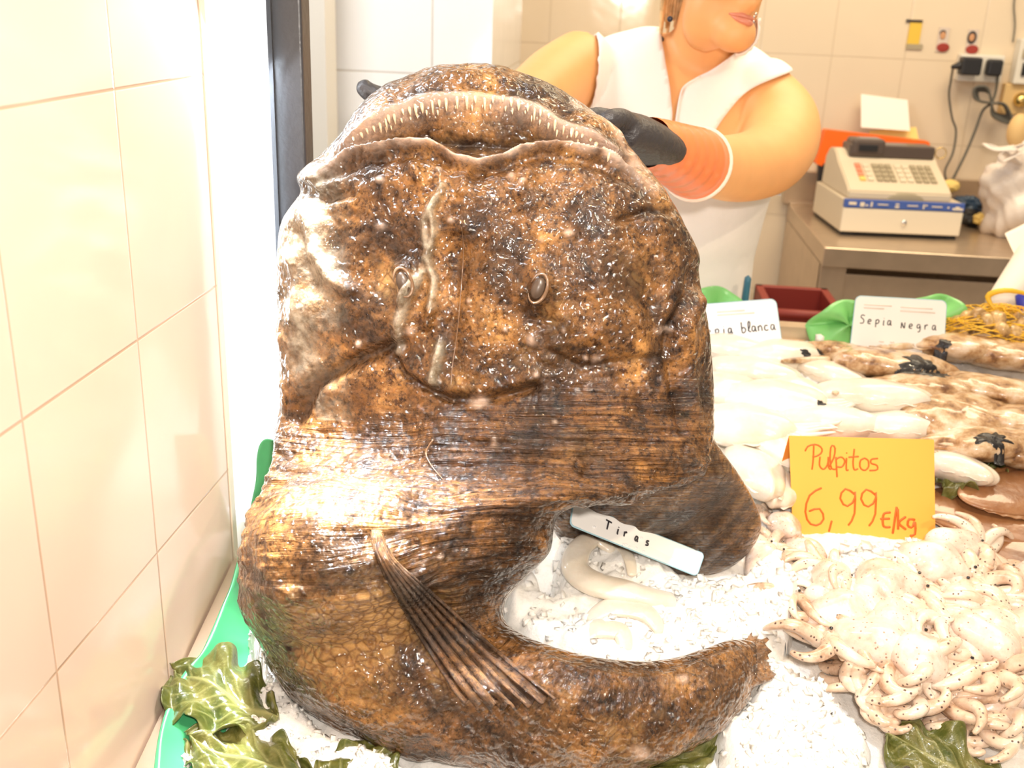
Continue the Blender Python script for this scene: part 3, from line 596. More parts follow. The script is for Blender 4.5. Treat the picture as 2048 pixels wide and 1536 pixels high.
def lettuce(b, tip, w, h, label, seed=0, curl=.012, name='lettuce_leaf'):
    b = on(*b, h); tip = on(*tip, h); ax = tip-b; L_ = np.linalg.norm(ax); ax /= L_; nrm_ = nrm(np.array([0, -SL, 1.])); sd = np.cross(nrm_, ax)
    n, k = 90, 71; G = np.zeros((n, k, 3)); vein = np.zeros((n, k))
    for i in range(n):
        s = i/(n-1); wd = w*(math.sin(min(1, s*1.02)*PI)**.55*(.55+.5*s)+.04)
        for j in range(k):
            t = -1+2*j/(k-1); lob = 1+.10*math.sin(s*19+seed)+.06*math.sin(s*47+seed*2)
            ph = (s-abs(t)*.42*wd/w)*8.5; vz = abs(ph-round(ph))/8.5*L_; vm = abs(t)*wd
            ve = max(math.exp(-(vm/(.0030*(1.3-s)))**2), .8*math.exp(-(vz/.0013)**2)*(1-abs(t)*.4), .35*math.exp(-((abs(((s*5+t*3.3+math.sin(s*9))*3.1) % 1-.5)-.5)/.05)**2))
            vein[i, j] = ve
            ruf = curl*(abs(t)**2)*math.sin(s*21+seed+t*2)+curl*.5*math.sin(s*7+seed*3)+.004*math.sin(t*9+s*11+seed)
            G[i, j] = b+ax*(s*L_+.01*t*t*math.sin(seed))+sd*t*wd*lob+nrm_*(ruf+.0025*ve+curl*.7)
    V, Fc = solid(G, .0014); o = mesh(name, V, Fc, 'leaf', attrs=dict(vein=np.clip(np.tile(vein.ravel(), 2), 0, 1)))
    return tag(o, label, 'leaf')
lettuce((560, 1450), (352, 1352), .062, .030, 'green lettuce leaf at the left over the tray edge, topmost', 1)
lettuce((640, 1580), (385, 1490), .050, .018, 'lettuce leaf at bottom left under the ice heap', 2)
lettuce((600, 1640), (800, 1480), .045, .020, 'pale lettuce leaf at the bottom edge under the fish belly', 4)
lettuce((1160, 1600), (1440, 1470), .042, .012, 'dark green leaf tucked under the fish tail', 6, .010)
lettuce((2060, 1640), (1770, 1480), .062, .030, 'green lettuce leaf at bottom right below the baby octopuses', 3)
lettuce((2010, 930), (1880, 1000), .05, .018, 'dark curly leaf between the mottled cuttlefish and the flatfish', 7, .022)
lettuce((1470, 905), (1440, 870), .02, .030, 'small green leaf scrap beside the far fin of the fish', 8)

# ------------------------------------------------------------------ lettering
GL = {  # pen strokes in a unit box
 'P': [[(.12, -.02), (.18, .4), (.22, .98)], [(-.12, .72), (0, .92), (.3, 1.0), (.52, .86), (.5, .66), (.3, .52), (.16, .5)]], 'u': [[(.08, .5), (.05, .15), (.2, 0), (.36, .2), (.4, .5)], [(.4, .5), (.4, .1), (.48, 0)]],
 'l': [[(.05, .1), (.25, .5), (.3, .9), (.16, .95), (.1, .5), (.14, .05), (.32, .02)]], 'p': [[(.1, .5), (.12, -.3)], [(.1, .42), (.3, .52), (.44, .36), (.32, .12), (.12, .12)]], 'i': [[(.14, .48), (.12, .02), (.2, 0)], [(.15, .68), (.16, .70)]],
 't': [[(.22, .85), (.16, .3), (.2, .02), (.34, .06)], [(0, .52), (.38, .56)]], 'o': [[(.26, .5), (.08, .4), (.06, .12), (.22, 0), (.38, .14), (.38, .4), (.24, .5)]], 's': [[(.38, .5), (.14, .46), (.12, .3), (.34, .22), (.34, .04), (.06, 0)]],
 '6': [[(.46, .98), (.16, .8), (.02, .4), (.1, .06), (.34, 0), (.5, .2), (.38, .44), (.12, .36)]], '9': [[(.44, .84), (.22, .98), (.06, .76), (.2, .52), (.42, .66), (.46, .9), (.42, .3), (.26, .02)]], ',': [[(.16, .12), (.08, -.16)]],
 'E': [[(.44, .8), (.14, .7), (.12, .15), (.42, .1)], [(0, .48), (.4, .5)]], '/': [[(.3, 1.05), (.1, -.2)]], 'k': [[(.08, .95), (.08, 0)], [(.42, .6), (.12, .3), (.42, 0)]], 'g': [[(.4, .46), (.14, .48), (.08, .18), (.28, .1), (.4, .4), (.4, -.2), (.18, -.3)]],
 'S': [[(.46, .86), (.2, .94), (.08, .7), (.4, .42), (.36, .08), (.04, .04)]], 'e': [[(.08, .24), (.38, .32), (.3, .5), (.1, .42), (.08, .08), (.36, .04)]], 'a': [[(.38, .46), (.14, .48), (.06, .14), (.24, .02), (.38, .4)], [(.38, .46), (.4, .06), (.5, .02)]],
 'N': [[(.04, 0), (.06, .6)], [(.06, .6), (.36, .02), (.4, .62)]], 'r': [[(.08, .48), (.1, 0)], [(.1, .3), (.24, .5), (.38, .46)]], 'b': [[(.08, .95), (.08, 0), (.3, 0), (.42, .24), (.28, .46), (.1, .36)]], 'n': [[(.06, .46), (.08, 0)], [(.08, .32), (.26, .5), (.38, .36), (.4, 0)]],
 'c': [[(.38, .44), (.14, .46), (.06, .14), (.2, 0), (.4, .06)]], 'T': [[(-.1, .95), (.66, .86)], [(.26, .9), (.22, .02)]]}
def quadpt(Q, u, v): TL, TR, BR, BL = Q; return TL*(1-u)*v+TR*u*v+BR*u*(1-v)+BL*(1-u)*(1-v)
def write(text, Q, u0, v0, size, adv, pen, m, parent, side=1, off=.0008, asp=1., slope=0., name='lettering'):
    Q = [np.array(q) for q in Q]; wd = np.linalg.norm(Q[1]-Q[0]); ht = np.linalg.norm(Q[0]-Q[3]); n = nrm(np.cross(Q[1]-Q[0], Q[0]-Q[3]))*side; ps = []; u = u0
    for ch in text:
        if ch != ' ':
            for st in GL[ch]:
                pp = spline(st, 14 if len(st) > 2 else 5)
                ps.append(tube([quadpt(Q, u+a*size*asp*ht/wd, v0+slope*(u-u0)+b*size)+n*off for a, b in pp], pen, 6, flat=.35, up=n))
        u += adv*(.62 if ch in 'il,/ ' else 1)
    mesh(name, *join(*ps), m, parent)
def card(Q, th, r=.008, n=8):                # rounded card between four corners
    TL, TR, BR, BL = [np.array(q) for q in Q]; wd = np.linalg.norm(TR-TL); ht = np.linalg.norm(TL-BL); nn = nrm(np.cross(TR-TL, TL-BL)); out = []
    for cx, cy, a0 in ((1, 1, 0), (0, 1, 90), (0, 0, 180), (1, 0, 270)):
        for k in range(n):
            a = math.radians(a0+90*k/(n-1)); u = cx+(-1 if cx else 1)*r/wd+r/wd*math.cos(a); v = cy+(-1 if cy else 1)*r/ht+r/ht*math.sin(a); out.append(quadpt([TL, TR, BR, BL], u, v))
    k = len(out); V = [p+nn*th/2 for p in out]+[p-nn*th/2 for p in out]
    return V, [tuple(range(k)), tuple(range(2*k-1, k-1, -1))]+[(i, i+k, (i+1) % k+k, (i+1) % k) for i in range(k)], nn, out
def board(name, Q, label, r=.010):
    t = thing(name, label, 'sign', tuple(np.mean([Q[2], Q[3]], 0)))
    V, Fc, nn, out = card(Q, .0022, r); mesh('card', V, Fc, 'card', t, False)
    mesh('border', *tube(out+[out[0], out[1]], .0013, 6), 'cardblue', t); return t, nn
Q = [at(1712, 592, 1.86), at(1893, 602, 1.87), at(1886, 712, 1.84), at(1700, 700, 1.83)]; QSN = Q
t, _ = board('price_sign', Q, 'white card reading Sepia Negra, standing behind the mottled cuttlefish')
write('Sepia', Q, .07, .50, .17, .082, .0014, 'inkpen', t); write('Negra', Q, .52, .46, .17, .084, .0014, 'inkpen', t)
for u, v, w in ((.1, .86, .3), (.1, .8, .22), (.5, .85, .35), (.5, .78, .38), (.3, .2, .05), (.42, .2, .04)): mesh('faded_print', *tube([quadpt(Q, u, v)+np.array([0, -.0016, 0]), quadpt(Q, u+w, v-.003)+np.array([0, -.0016, 0])], .0012, 4), 'fade', t)
Q = [at(1368, 612, 1.83), at(1551, 598, 1.84), at(1566, 705, 1.80), at(1380, 716, 1.79)]
t, _ = board('price_sign', Q, 'white card reading Sepia blanca, half hidden by the fish head')
write('Sepia', Q, .12, .41, .19, .088, .0014, 'inkpen', t, slope=.03); write('blanca', Q, .585, .42, .20, .068, .0014, 'inkpen', t, slope=.03)
for u, v, w in ((.35, .84, .3), (.35, .78, .4), (.42, .16, .03), (.55, .17, .03), (.66, .17, .03), (.78, .18, .03)): mesh('faded_print', *tube([quadpt(Q, u, v)+np.array([0, -.0016, 0]), quadpt(Q, u+w, v-.003)+np.array([0, -.0016, 0])], .0016, 4), 'fade', t)
Q = [at(1147, 1004, 1.20), at(1408, 1108, 1.25), at(1393, 1152, 1.225), at(1140, 1050, 1.175)]
t, nn = board('price_sign', Q, 'white card reading Tiras lying back on the ice inside the fish curl', .006)
sd = 1 if nn.dot(CAM-Q[0]) > 0 else -1
write('Tiras', Q, .25, .40, .40, .085, .0013, 'inkpen', t, side=sd, off=.0018, asp=.9)
nn = nn*sd; dr = []
for u, v in ((.17, .30), (.42, .10), (.45, .06), (.50, .12), (.56, .10), (.78, .30), (.84, .22), (.52, .62), (.40, .06)): dr.append(ell(quadpt([np.array(q) for q in Q], u, v)+nn*.0014, (.0022, .0022, .0014), 10, 6))
mesh('water_drops', *join(*dr), 'wet', t)
Yk = 1.40
t = thing('price_card', 'folded yellow card with red handwriting Pulpitos 6,99, standing on the ice', 'sign', tuple(at(1730, 1085, Yk)))
Q = [at(1578, 872, Yk+.02), at(1868, 880, Yk+.025), at(1871, 1092, Yk-.005), at(1586, 1084, Yk-.01)]
V, Fc, nn, _ = card(Q, .0008, .0008, 3); mesh('front_leaf', V, Fc, 'yellow', t, False)
QB = [Q[0]+np.array([0, .001, 0]), Q[1]+np.array([0, .001, 0]), at(1865, 975, Yk+.10), at(1549, 977, Yk+.10)]
V, Fc, _, _ = card(QB, .0008, .0008, 3); mesh('back_leaf', V, Fc, 'orange', t, False, label='orange back leaf of the folded card')
write('Pulpitos', Q, .13, .70, .23, .066, .0013, 'redpen', t, asp=1.0); write('6,99', Q, .09, .17, .36, .145, .0016, 'redpen', t, asp=.95)
write('E/kg', Q, .62, .15, .20, .067, .0019, 'redpen', t, slope=.02)

# ------------------------------------------------------------------ squid strips in the ice
def strip(path, r, label, flat=.45):
    P_ = [on(px, py, h) for px, py, h in path]; o = mesh('squid_strip', *tube(P_, r, 16, flat=flat, res=36), 'squid'); tag(o, label, 'squid', 'white squid strips on the ice')
strip([(1225, 1100, .066), (1190, 1078, .074), (1158, 1100, .078), (1152, 1140, .076), (1190, 1168, .076), (1250, 1182, .076), (1300, 1194, .072), (1345, 1200, .062)], [.010, .013, .016, .020, .021, .019, .016, .012], 'thick curled white squid strip in front of the Tiras card', .6)
strip([(1240, 1095, .066), (1258, 1115, .072), (1264, 1150, .066)], [.006, .009, .006], 'thin squid ring piece under the Tiras card')
strip([(1180, 1240, .062), (1220, 1215, .070), (1290, 1225, .070), (1320, 1260, .060)], [.010, .016, .016, .009], 'broad white squid strip half sunk in the ice, below the curled one')
strip([(1160, 1285, .058), (1190, 1258, .066), (1240, 1264, .066), (1250, 1300, .058)], [.010, .015, .014, .009], 'white squid piece nearest the tail in the ice hollow')
strip([(1530, 1180, .044), (1560, 1160, .052), (1600, 1160, .050), (1625, 1175, .042)], [.008, .012, .012, .008], 'bent white squid strip where ice meets the baby octopuses')

# ------------------------------------------------------------------ cuttlefish
def cuttle(m, seed, dark=False):
    def dsp(d): return .05*math.sin(d[1]*9+seed)*d[0]+.03*math.sin(d[0]*7+seed*2)
    root = thing('cuttlefish', 'x', 'cuttlefish')
    if dark: V, Fc = ell((0, 0, .012), (.096, .054, .022), 60, 30, disp=lambda d: dsp(d)*1.3+.035*math.sin(d[0]*17+seed)*math.sin(d[1]*13+seed*3)+.02*math.sin(d[0]*31+d[1]*23))
    else: V, Fc = ell((0, 0, .014), (.094, .046, .030), 44, 24, disp=dsp)
    V = [(x*(1 if x < 0 else .92), y*(1-.35*max(0, -x/.098)**2), z) for x, y, z in V]; mesh('mantle', V, Fc, m, root)
    fr_ = []
    for s in (-1, 1):
        G = np.array([[(-.088+.17*i/30, s*(.040*math.sqrt(max(0, 1-((-.088+.17*i/30)/.098)**2))*(1-.2*(i < 10))+.006*j/4), .008+.0018*math.sin(i*1.3+seed)*j/4) for j in range(5)] for i in range(31)])
        fr_.append(solid(G, .0015))
    mesh('fin', *fr_[0], m, root); mesh('fin', *fr_[1], m, root)
    tt = []
    for k in range(7):
        a = (k-3)*.16; p = [(.080, .018*(k-3)/3, .010), (.105, .03*(k-3)/3, .008), (.13+.01*math.sin(seed+k), .05*math.sin(a*2+seed*.3), .004), (.145, .055*math.sin(a*2+seed*.3)+.01*math.sin(k*2+seed), .005)]
        tt.append(tube(p, [.006, .005, .0035, .0012], 8, res=12))
    mesh('arms', *join(*tt), m, root); return root
def orient(yaw, tx=0., ty=0.): return (math.atan(SL)+tx, ty, yaw)
WH = [(1448, 712, .03, 2.9, .95), (1560, 722, .035, .3, .85), (1500, 758, .04, 2.8, .9), (1440, 790, .035, .1, .85), (1580, 790, .035, 2.4, .8), (1545, 815, .045, -.35, 1.0), (1735, 812, .05, 2.8, 1.05), (1640, 862, .04, 3.0, 1.0), (1480, 865, .05, -.45, 1.0),
      (1795, 868, .045, 3.1, .85), (1545, 900, .04, 1.9, .9), (1500, 960, .035, 1.7, 1.05), (1895, 945, .04, 2.3, .8), (1555, 985, .025, 1.3, .8), (1655, 760, .03, 2.6, .75)]
lab = ['white cuttlefish at the foot of the Sepia blanca card', 'white cuttlefish under the right corner of the Sepia blanca card', 'white cuttlefish second row down from the Sepia blanca card', 'white cuttlefish pressed against the upper fish edge', 'small white cuttlefish lying on ice midway to the mottled ones',
       'long white cuttlefish crossing the middle of the pile', 'large white cuttlefish pointing at the mottled ones, above the yellow card', 'white cuttlefish just above the yellow card left half', 'rounded white cuttlefish beside the little green leaf', 'white cuttlefish just above the yellow card right corner',
       'white cuttlefish tucked behind the left edge of the yellow card', 'white cuttlefish standing upright between fish fin and yellow card', 'white cuttlefish tip sticking out right of the yellow card', 'lowest white cuttlefish beside the orange card flap', 'small white cuttlefish with a dark speck, in the ice behind']
pr = cuttle('squid', 1.0); pr2 = cuttle('squid', 4.2)
for k, (px, py, h_, a, s) in enumerate(WH):
    src = (pr, pr2)[k % 2]
    if k < 2: o = src; o.location = on(px, py, h_); o.rotation_euler = orient(a); o.scale = (s,)*3; o['label'] = lab[k]; o['group'] = 'white cuttlefish on the left of the pile'
    else: dup(src, on(px, py, h_), orient(a, 0, random.uniform(-.15, .15)), (s,)*3, lab[k])
BK = [(1770, 745, .035, 3.0, 1.25), (1925, 712, .03, 3.1, 1.2), (2040, 730, .035, 2.9, 1.2), (1850, 795, .04, 3.2, 1.2), (1990, 800, .045, 2.8, 1.2), (1925, 850, .05, .2, 1.2), (2060, 860, .05, 3.0, 1.2), (1965, 905, .045, 3.3, 1.25), (2080, 930, .035, 2.9, 1.2), (1690, 715, .03, 2.9, .8)]
labk = ['mottled brown cuttlefish with a big ink stain, topmost left', 'mottled cuttlefish just right of the Sepia Negra card', 'mottled cuttlefish at the right border below the net bag', 'mottled cuttlefish below the big ink stain', 'reddish mottled cuttlefish at the right, middle row',
        'mottled cuttlefish left of the small ink star', 'mottled cuttlefish cut by the frame, middle right', 'mottled cuttlefish with a small star-shaped ink stain, lowest row', 'lowest mottled cuttlefish at the frame edge over the leaf', 'small mottled cuttlefish at the foot of the Sepia Negra card']
pk = cuttle('sepia', 2.3, True); pk2 = cuttle('sepia', 6.1, True)
for k, (px, py, h_, a, s) in enumerate(BK):
    src = (pk, pk2)[k % 2]
    if k < 2: o = src; o.location = on(px, py, h_); o.rotation_euler = orient(a); o.scale = (s,)*3; o['label'] = labk[k]; o['group'] = 'mottled black cuttlefish on the right'
    else: o = dup(src, on(px, py, h_), orient(a, 0, random.uniform(-.12, .12)), (s,)*3, labk[k])
def splat(px, py, h_, r, label, seed):
    bpy.context.view_layer.update(); dg = bpy.context.evaluated_depsgraph_get(); r_ = ray(px, py)
    h0 = bpy.context.scene.ray_cast(dg, Vector(CAM), Vector(r_/np.linalg.norm(r_))); c = np.array(h0[1]) if h0[0] else on(px, py, h_)
    def drop(x, y):
        q = bpy.context.scene.ray_cast(dg, Vector((x, y, c[2]+.06)), Vector((0, 0, -1))); return max(q[1][2], c[2]-.03) if q[0] else c[2]
    rs = np.random.RandomState(seed); n = 72; nr = 7; V = [(c[0], c[1], drop(c[0], c[1])+.0022)]; Fc = []; w = np.zeros(n)
    for k in range(3, 12): w += rs.uniform(-1, 1)/k**.6*np.cos(k*np.arange(n)*2*PI/n+rs.uniform(0, 6.28))
    w += np.maximum(0, np.cos(np.arange(n)*2*PI/n*5+rs.rand()*6))**6*.8
    for j in range(1, nr+1):
        s_ = j/nr
        for i in range(n):
            a = 2*PI*i/n; rr = r*s_*(.75+.32*w[i]*s_); x_, y_ = rr*1.4*math.cos(a), rr*math.sin(a); d_ = math.hypot(x_, y_)
            V.append((c[0]+x_, c[1]+y_, drop(c[0]+x_, c[1]+y_)+(.0022 if j < nr else -.0005)))
    for i in range(n): Fc.append((0, 1+i, 1+(i+1) % n))
    for j in range(nr-1):
        for i in range(n): Fc.append((1+j*n+i, 1+(j+1)*n+i, 1+(j+1)*n+(i+1) % n, 1+j*n+(i+1) % n))
    return tag(mesh('ink_blot', V, Fc, 'ink'), label, 'ink')
splat(1848, 738, .083, .036, 'large black ink stain on the topmost mottled cuttlefish', 1); splat(1985, 880, .094, .022, 'small star-shaped ink stain on a lower mottled cuttlefish', 4)
splat(1612, 708, .058, .008, 'round dark ink speck on the ice at the back', 5); splat(1643, 808, .09, .006, 'tiny ink speck among the white cuttlefish', 6); splat(1885, 692, .07, .012, 'dark ink speck at the right foot of the Sepia Negra card', 7); splat(1640, 704, .06, .006, 'small ink speck next to the round one', 8)

# ------------------------------------------------------------------ flatfish
def flatfish(px, py, h_, a, s, label, src=None):
    if src: return dup(src, on(px, py, h_), orient(a), (s,)*3, label)
    r = thing('flatfish', label, 'fish', tuple([0, 0, 0]), 'brown flatfish under the cuttlefish')
    mesh('body', *ell((0, 0, 0), (.16, .062, .011), 48, 20, disp=lambda d: -.25*max(0, d[0])**2*abs(d[1])), 'sole', r)
    for s_ in (-1, 1):
        G = np.array([[(-.14+.27*i/40, s_*(.062*math.sqrt(max(0, 1-((-.14+.27*i/40)/.162)**2))-.004+.018*j/4*math.sin(PI*(i+2)/44)), -.001+.0015*math.sin(i*2.2)*j/4) for j in range(5)] for i in range(41)])
        mesh('fin', *solid(G, .0012), 'sole', r)
    G = np.array([[(.15+.05*i/10, (j/8-.5)*(.03+.05*i/10), .001*math.sin(j*2)) for j in range(9)] for i in range(11)]); mesh('tail_fin', *solid(G, .0015), 'sole', r)
    r.location = on(px, py, h_); r.rotation_euler = orient(a); r.scale = (s,)*3; return r
ff = flatfish(2035, 1040, .028, -.25, .95, 'smooth brown flatfish right of the yellow card')
flatfish(2080, 985, .040, .3, .85, 'brown flatfish with raised edge, uppermost at the right border', ff)
flatfish(2085, 1105, .026, -.5, .85, 'dark brown flatfish nearest the baby octopuses at the border', ff)

# ------------------------------------------------------------------ baby octopuses
def octopus(seed, curl):
    rs = np.random.RandomState(seed); r = thing('baby_octopus', 'x', 'octopus')
    V, Fc = ell((-.034, 0, .012), (.044, .030, .024), 30, 18, disp=lambda d: .07*math.sin(5*d[0]+seed)+.04*math.sin(7*d[1]+seed)-.18*max(0, d[0]))
    mesh('mantle', V, Fc, 'octob', r)
    for s in (-1, 1): mesh('eye', *ell((.004, s*.011, .020), (.0020, .0020, .0018), 10, 8), 'octoeye', r)
    for k in range(8):
        a = -1.9+3.8*k/7+rs.uniform(-.15, .15); p = []; q = np.array([.006*math.cos(a)+.004, .010*math.sin(a), .010]); d = a; L_ = rs.uniform(.060, .085); c = curl*rs.uniform(.7, 1.4)*(1 if rs.rand() > .45 else -1); zz = rs.uniform(-.003, .010)
        for i in range(15):
            s = i/14; p.append(q.copy()); d += c*(.10+.55*s*s); q = q+np.array([math.cos(d), math.sin(d), 0])*L_/14; q[2] = .008+zz*math.sin(PI*s)+.004*math.sin(s*5+k)
        mesh('arm', *tube(p, [.0098, .0094, .0086, .0072, .0052, .0028], 10, flat=.85), 'octo', r)
    return r
protos = [octopus(3+k*5, c) for k, c in enumerate((.55, .8, 1.05, .4))]
OC = [(1665, 1290, .050, 2.9, 1.15, 0), (1800, 1330, .055, -1.6, 1.15, 1), (1790, 1395, .042, -1.4, 1.05, 2), (1900, 1260, .05, 2.2, 1.0, 3), (1960, 1345, .05, -1.2, 1.15, 0), (2020, 1260, .05, .6, 1.0, 1), (1730, 1225, .045, .4, 1.0, 2), (1600, 1205, .04, 2.8, .9, 3),
      (1830, 1185, .05, .2, 1.05, 0), (1930, 1170, .05, -.6, 1.1, 1), (2020, 1160, .045, 2.4, .9, 2), (1660, 1150, .04, 1.4, .85, 3), (1740, 1160, .03, 2.5, .8, 1), (1880, 1150, .03, 1.6, .85, 0), (1950, 1110, .04, .2, .9, 3), (1545, 1110, .03, 1.0, .8, 2),
      (2060, 1330, .05, -1.9, 1.1, 2), (1880, 1400, .038, -1.8, 1.0, 3), (1975, 1430, .038, -1.3, 1.0, 1), (2050, 1430, .035, -2.2, 1.0, 0), (1548, 1050, .02, 1.8, .7, 1), (1570, 1100, .02, 2.6, .7, 0), (1760, 1300, .042, 2.2, 1.0, 3), (1640, 1230, .038, -2.6, .9, 1),
      (1870, 1230, .048, -2.8, 1.0, 2), (1985, 1215, .048, 3.0, 1.0, 0), (1700, 1180, .044, 2.0, .9, 1), (1790, 1230, .046, 1.2, .9, 3), (2075, 1210, .045, 1.8, 1.0, 3), (1850, 1300, .055, 1.0, 1.0, 0), (1930, 1300, .054, -2.4, 1.0, 2), (1745, 1350, .035, -2.3, .95, 0), (2030, 1480, .03, -1.0, .9, 2), (1930, 1450, .028, -2.6, .9, 1)]
lo = ['beside the ice heap, large smooth pinkish mantle', 'with a fan of white arms spread towards the leaf', 'whose arm tips curl over the ice and the dark gap', 'in the middle right of the pile, mantle to the left', 'hanging its arms over the lettuce leaf', 'at the right border above the long arm', 'behind the large smooth mantle',
      'left of the pile where it meets the squid strip', 'right under the ice of the yellow card', 'with a bluish curled arm near the flatfish', 'at the right border under the flatfish', 'in the ice at the card foot, left part', 'small, directly below the card corner', 'small, below the right card corner', 'at the upper edge beside the brown flatfish',
      'at the left tip of the pile by the fish fin', 'cut by the right border, low in the pile', 'over the left end of the lettuce leaf', 'over the right end of the lettuce leaf', 'in the bottom right of the pile', 'small, between fish fin and yellow card', 'small, at the left foot of the yellow card', 'between the smooth mantle and the fan of arms', 'under the smooth mantle on its left',
      'mid pile, lying turned away from the card', 'near the right border, arms pointing left', 'half covered below the ice heap of the card', 'mid pile, just above the smooth mantle', 'at the very right edge, upper half', 'mid pile, above the fan of white arms', 'mid right, above the one hanging over the leaf', 'lowest left, half under the fan of arms', 'in the lower right corner', 'lowest, its mantle on the lettuce leaf']
for k, (px, py, h_, a, s, w) in enumerate(OC):
    if px > 2068 or py > 1460: continue
    src = protos[w]; L_ = 'pale baby octopus '+lo[k]
    if 'used' not in src: o = src; o['used'] = 1; o.location = on(px, py, h_-.012); o.rotation_euler = orient(a); o.scale = (s*1.12,)*3; o['label'] = L_; o['group'] = 'baby octopuses in the pile'
    else: dup(src, on(px, py, h_-.012), orient(a, random.uniform(-.2, .2), random.uniform(-.2, .2)), (s*1.12,)*3, L_)
for p in protos:
    if 'used' in p: del p['used']

# ------------------------------------------------------------------ net bag of clams, right back
tn = thing('net_bag', 'orange yellow net bag of clams at the right end of the counter', 'net bag', tuple(on(1985, 690)))
rs = np.random.RandomState(3)
bagc = on(2010, 680, .03); bx = (.16, .07, .06)
def bagp(a, b_): return bagc+np.array([bx[0]*math.cos(b_)*math.cos(a), bx[1]*math.cos(b_)*math.sin(a), bx[2]*math.sin(b_)])*(1+.12*math.sin(3*a+2*b_))
pc = []
for k in range(34): pc.append(tube([bagp(a+.5*math.sin(k), k*.09-1.4+.9*math.sin(a*.5+k)) for a in np.linspace(-PI, PI, 40)], .0009, 5))
for k in range(30): pc.append(tube([bagp(-PI+k*.21+b_*1.1, b_) for b_ in np.linspace(-.6, 1.45, 18)], .0009, 5))
pc.append(tube([bagp(-2.2, 1.2), bagc+np.array([-.05, -.01, .085]), bagc+np.array([-.02, -.02, .10]), bagc+np.array([.05, 0, .085])], [.002, .006, .005, .002], 8, res=14))
mesh('net', *join(*pc), 'net', tn)
cl_ = mesh('clam', *ell((0, 0, 0), (.026, .020, .012), 20, 12, disp=lambda d: .06*math.sin(30*math.hypot(d[0], d[1]))), 'clam')
k = 0
for i in range(26):
    a, b_ = rs.uniform(-PI, 0.1), rs.uniform(-.1, 1.3); p = bagc+(bagp(a, b_)-bagc)*.80
    o = cl_ if i == 0 else cl_.copy()
    if i: C.objects.link(o)
    o.location = p; o.rotation_euler = (rs.uniform(0, 3), rs.uniform(0, 3), rs.uniform(0, 3)); tag(o, 'small brown clam packed inside the yellow net bag', 'clam', 'clams in the net bag')
# ------------------------------------------------------------------ the fishmonger
def remesh(V, Fc, voxel, smooth=6):
    me = bpy.data.meshes.new('tmp'); me.from_pydata([tuple(map(float, v)) for v in V], [], [tuple(map(int, f)) for f in Fc]); o = bpy.data.objects.new('tmp', me); C.objects.link(o)
    m = o.modifiers.new('r', 'REMESH'); m.mode = 'VOXEL'; m.voxel_size = voxel
    m = o.modifiers.new('s', 'SMOOTH'); m.factor = .6; m.iterations = smooth
    dg = bpy.context.evaluated_depsgraph_get(); e = o.evaluated_get(dg).to_mesh()
    V = np.array([v.co for v in e.vertices]); Fc = [tuple(p.vertices) for p in e.polygons]; Nn = np.array([v.normal for v in e.vertices]); o.evaluated_get(dg).to_mesh_clear()
    bpy.data.objects.remove(o); bpy.data.meshes.remove(me); return V, Fc, Nn
YT = 2.12
def ring(cl, cr, Y, d, n=40, e=1.):
    a, b = at(*cl, Y), at(*cr, Y); c = (a+b)/2; h_ = (b-a)/2
    return [c+h_*math.cos(t)+np.array([0, -1, .0])*d*math.copysign(abs(math.sin(t))**e, math.sin(t)) for t in np.linspace(0, 2*PI, n, endpoint=False)]
TR = [((1290, 62), (1470, 80), YT, .045), ((1220, 80), (1520, 112), YT, .065), ((1160, 112), (1568, 150), YT, .085), ((1152, 165), (1580, 200), YT-.005, .105), ((1165, 240), (1562, 275), YT-.015, .125), ((1180, 320), (1545, 345), YT-.01, .128),
      ((1188, 400), (1520, 430), YT, .12), ((1190, 500), (1498, 515), YT+.01, .115), ((1180, 600), (1488, 612), YT+.01, .118), ((1160, 720), (1495, 730), YT+.01, .13), ((1150, 840), (1500, 850), YT+.02, .14)]
V = []; Fc = []; n = 40
for r_ in TR: V += ring(*r_)
for i in range(len(TR)-1):
    for j in range(n): Fc.append((i*n+j, i*n+(j+1) % n, (i+1)*n+(j+1) % n, (i+1)*n+j))
Fc += [tuple(range(n))[::-1], tuple((len(TR)-1)*n+j for j in range(n))]
nb = at(1385, 175, YT-.01); head = at(1452, -62, 1.99); fdir = nrm((.42, -.85, -.28)); fup = nrm(np.array([.05, -.1, 1])-fdir*np.dot(fdir, (.05, -.1, 1))); fr2 = np.cross(fdir, fup)
HR = np.stack([fr2, fdir, fup], 1)      # x: to her left, y: forward, z: up
def hp(x_, y_, z_): return head+HR@np.array([x_, y_, z_])
def hpx(px, py, Y): return at(px, py, Y)
chin = at(1468, 66, 1.925)
parts = [(V, Fc), tube([nb, (nb+head)/2+np.array([0, .03, -.01]), head+np.array([0, .02, 0])], [.070, .062, .06], 24, res=10),
         ell(head, (.074, .092, .108), 32, 24, R=HR), ell(head+HR@np.array([0, .022, -.055]), (.062, .068, .072), 28, 20, R=HR), ell(chin, (.040, .040, .034), 20, 14, R=HR),
         ell(at(1420, 35, 1.97), (.05, .05, .06), 18, 12, R=HR),
         tube([hp(0, .088, .03), hp(0, .108, -.012), hp(0, .112, -.030)], [.009, .013, .016], 12, res=8), ell(hp(.012, .100, -.033), (.009, .011, .008), 10, 8), ell(hp(-.012, .100, -.033), (.009, .011, .008), 10, 8),
         ell(hp(.074, -.005, -.005), (.010, .018, .030), 12, 10, R=HR), ell(hp(-.074, -.005, -.005), (.010, .018, .030), 12, 10, R=HR)]
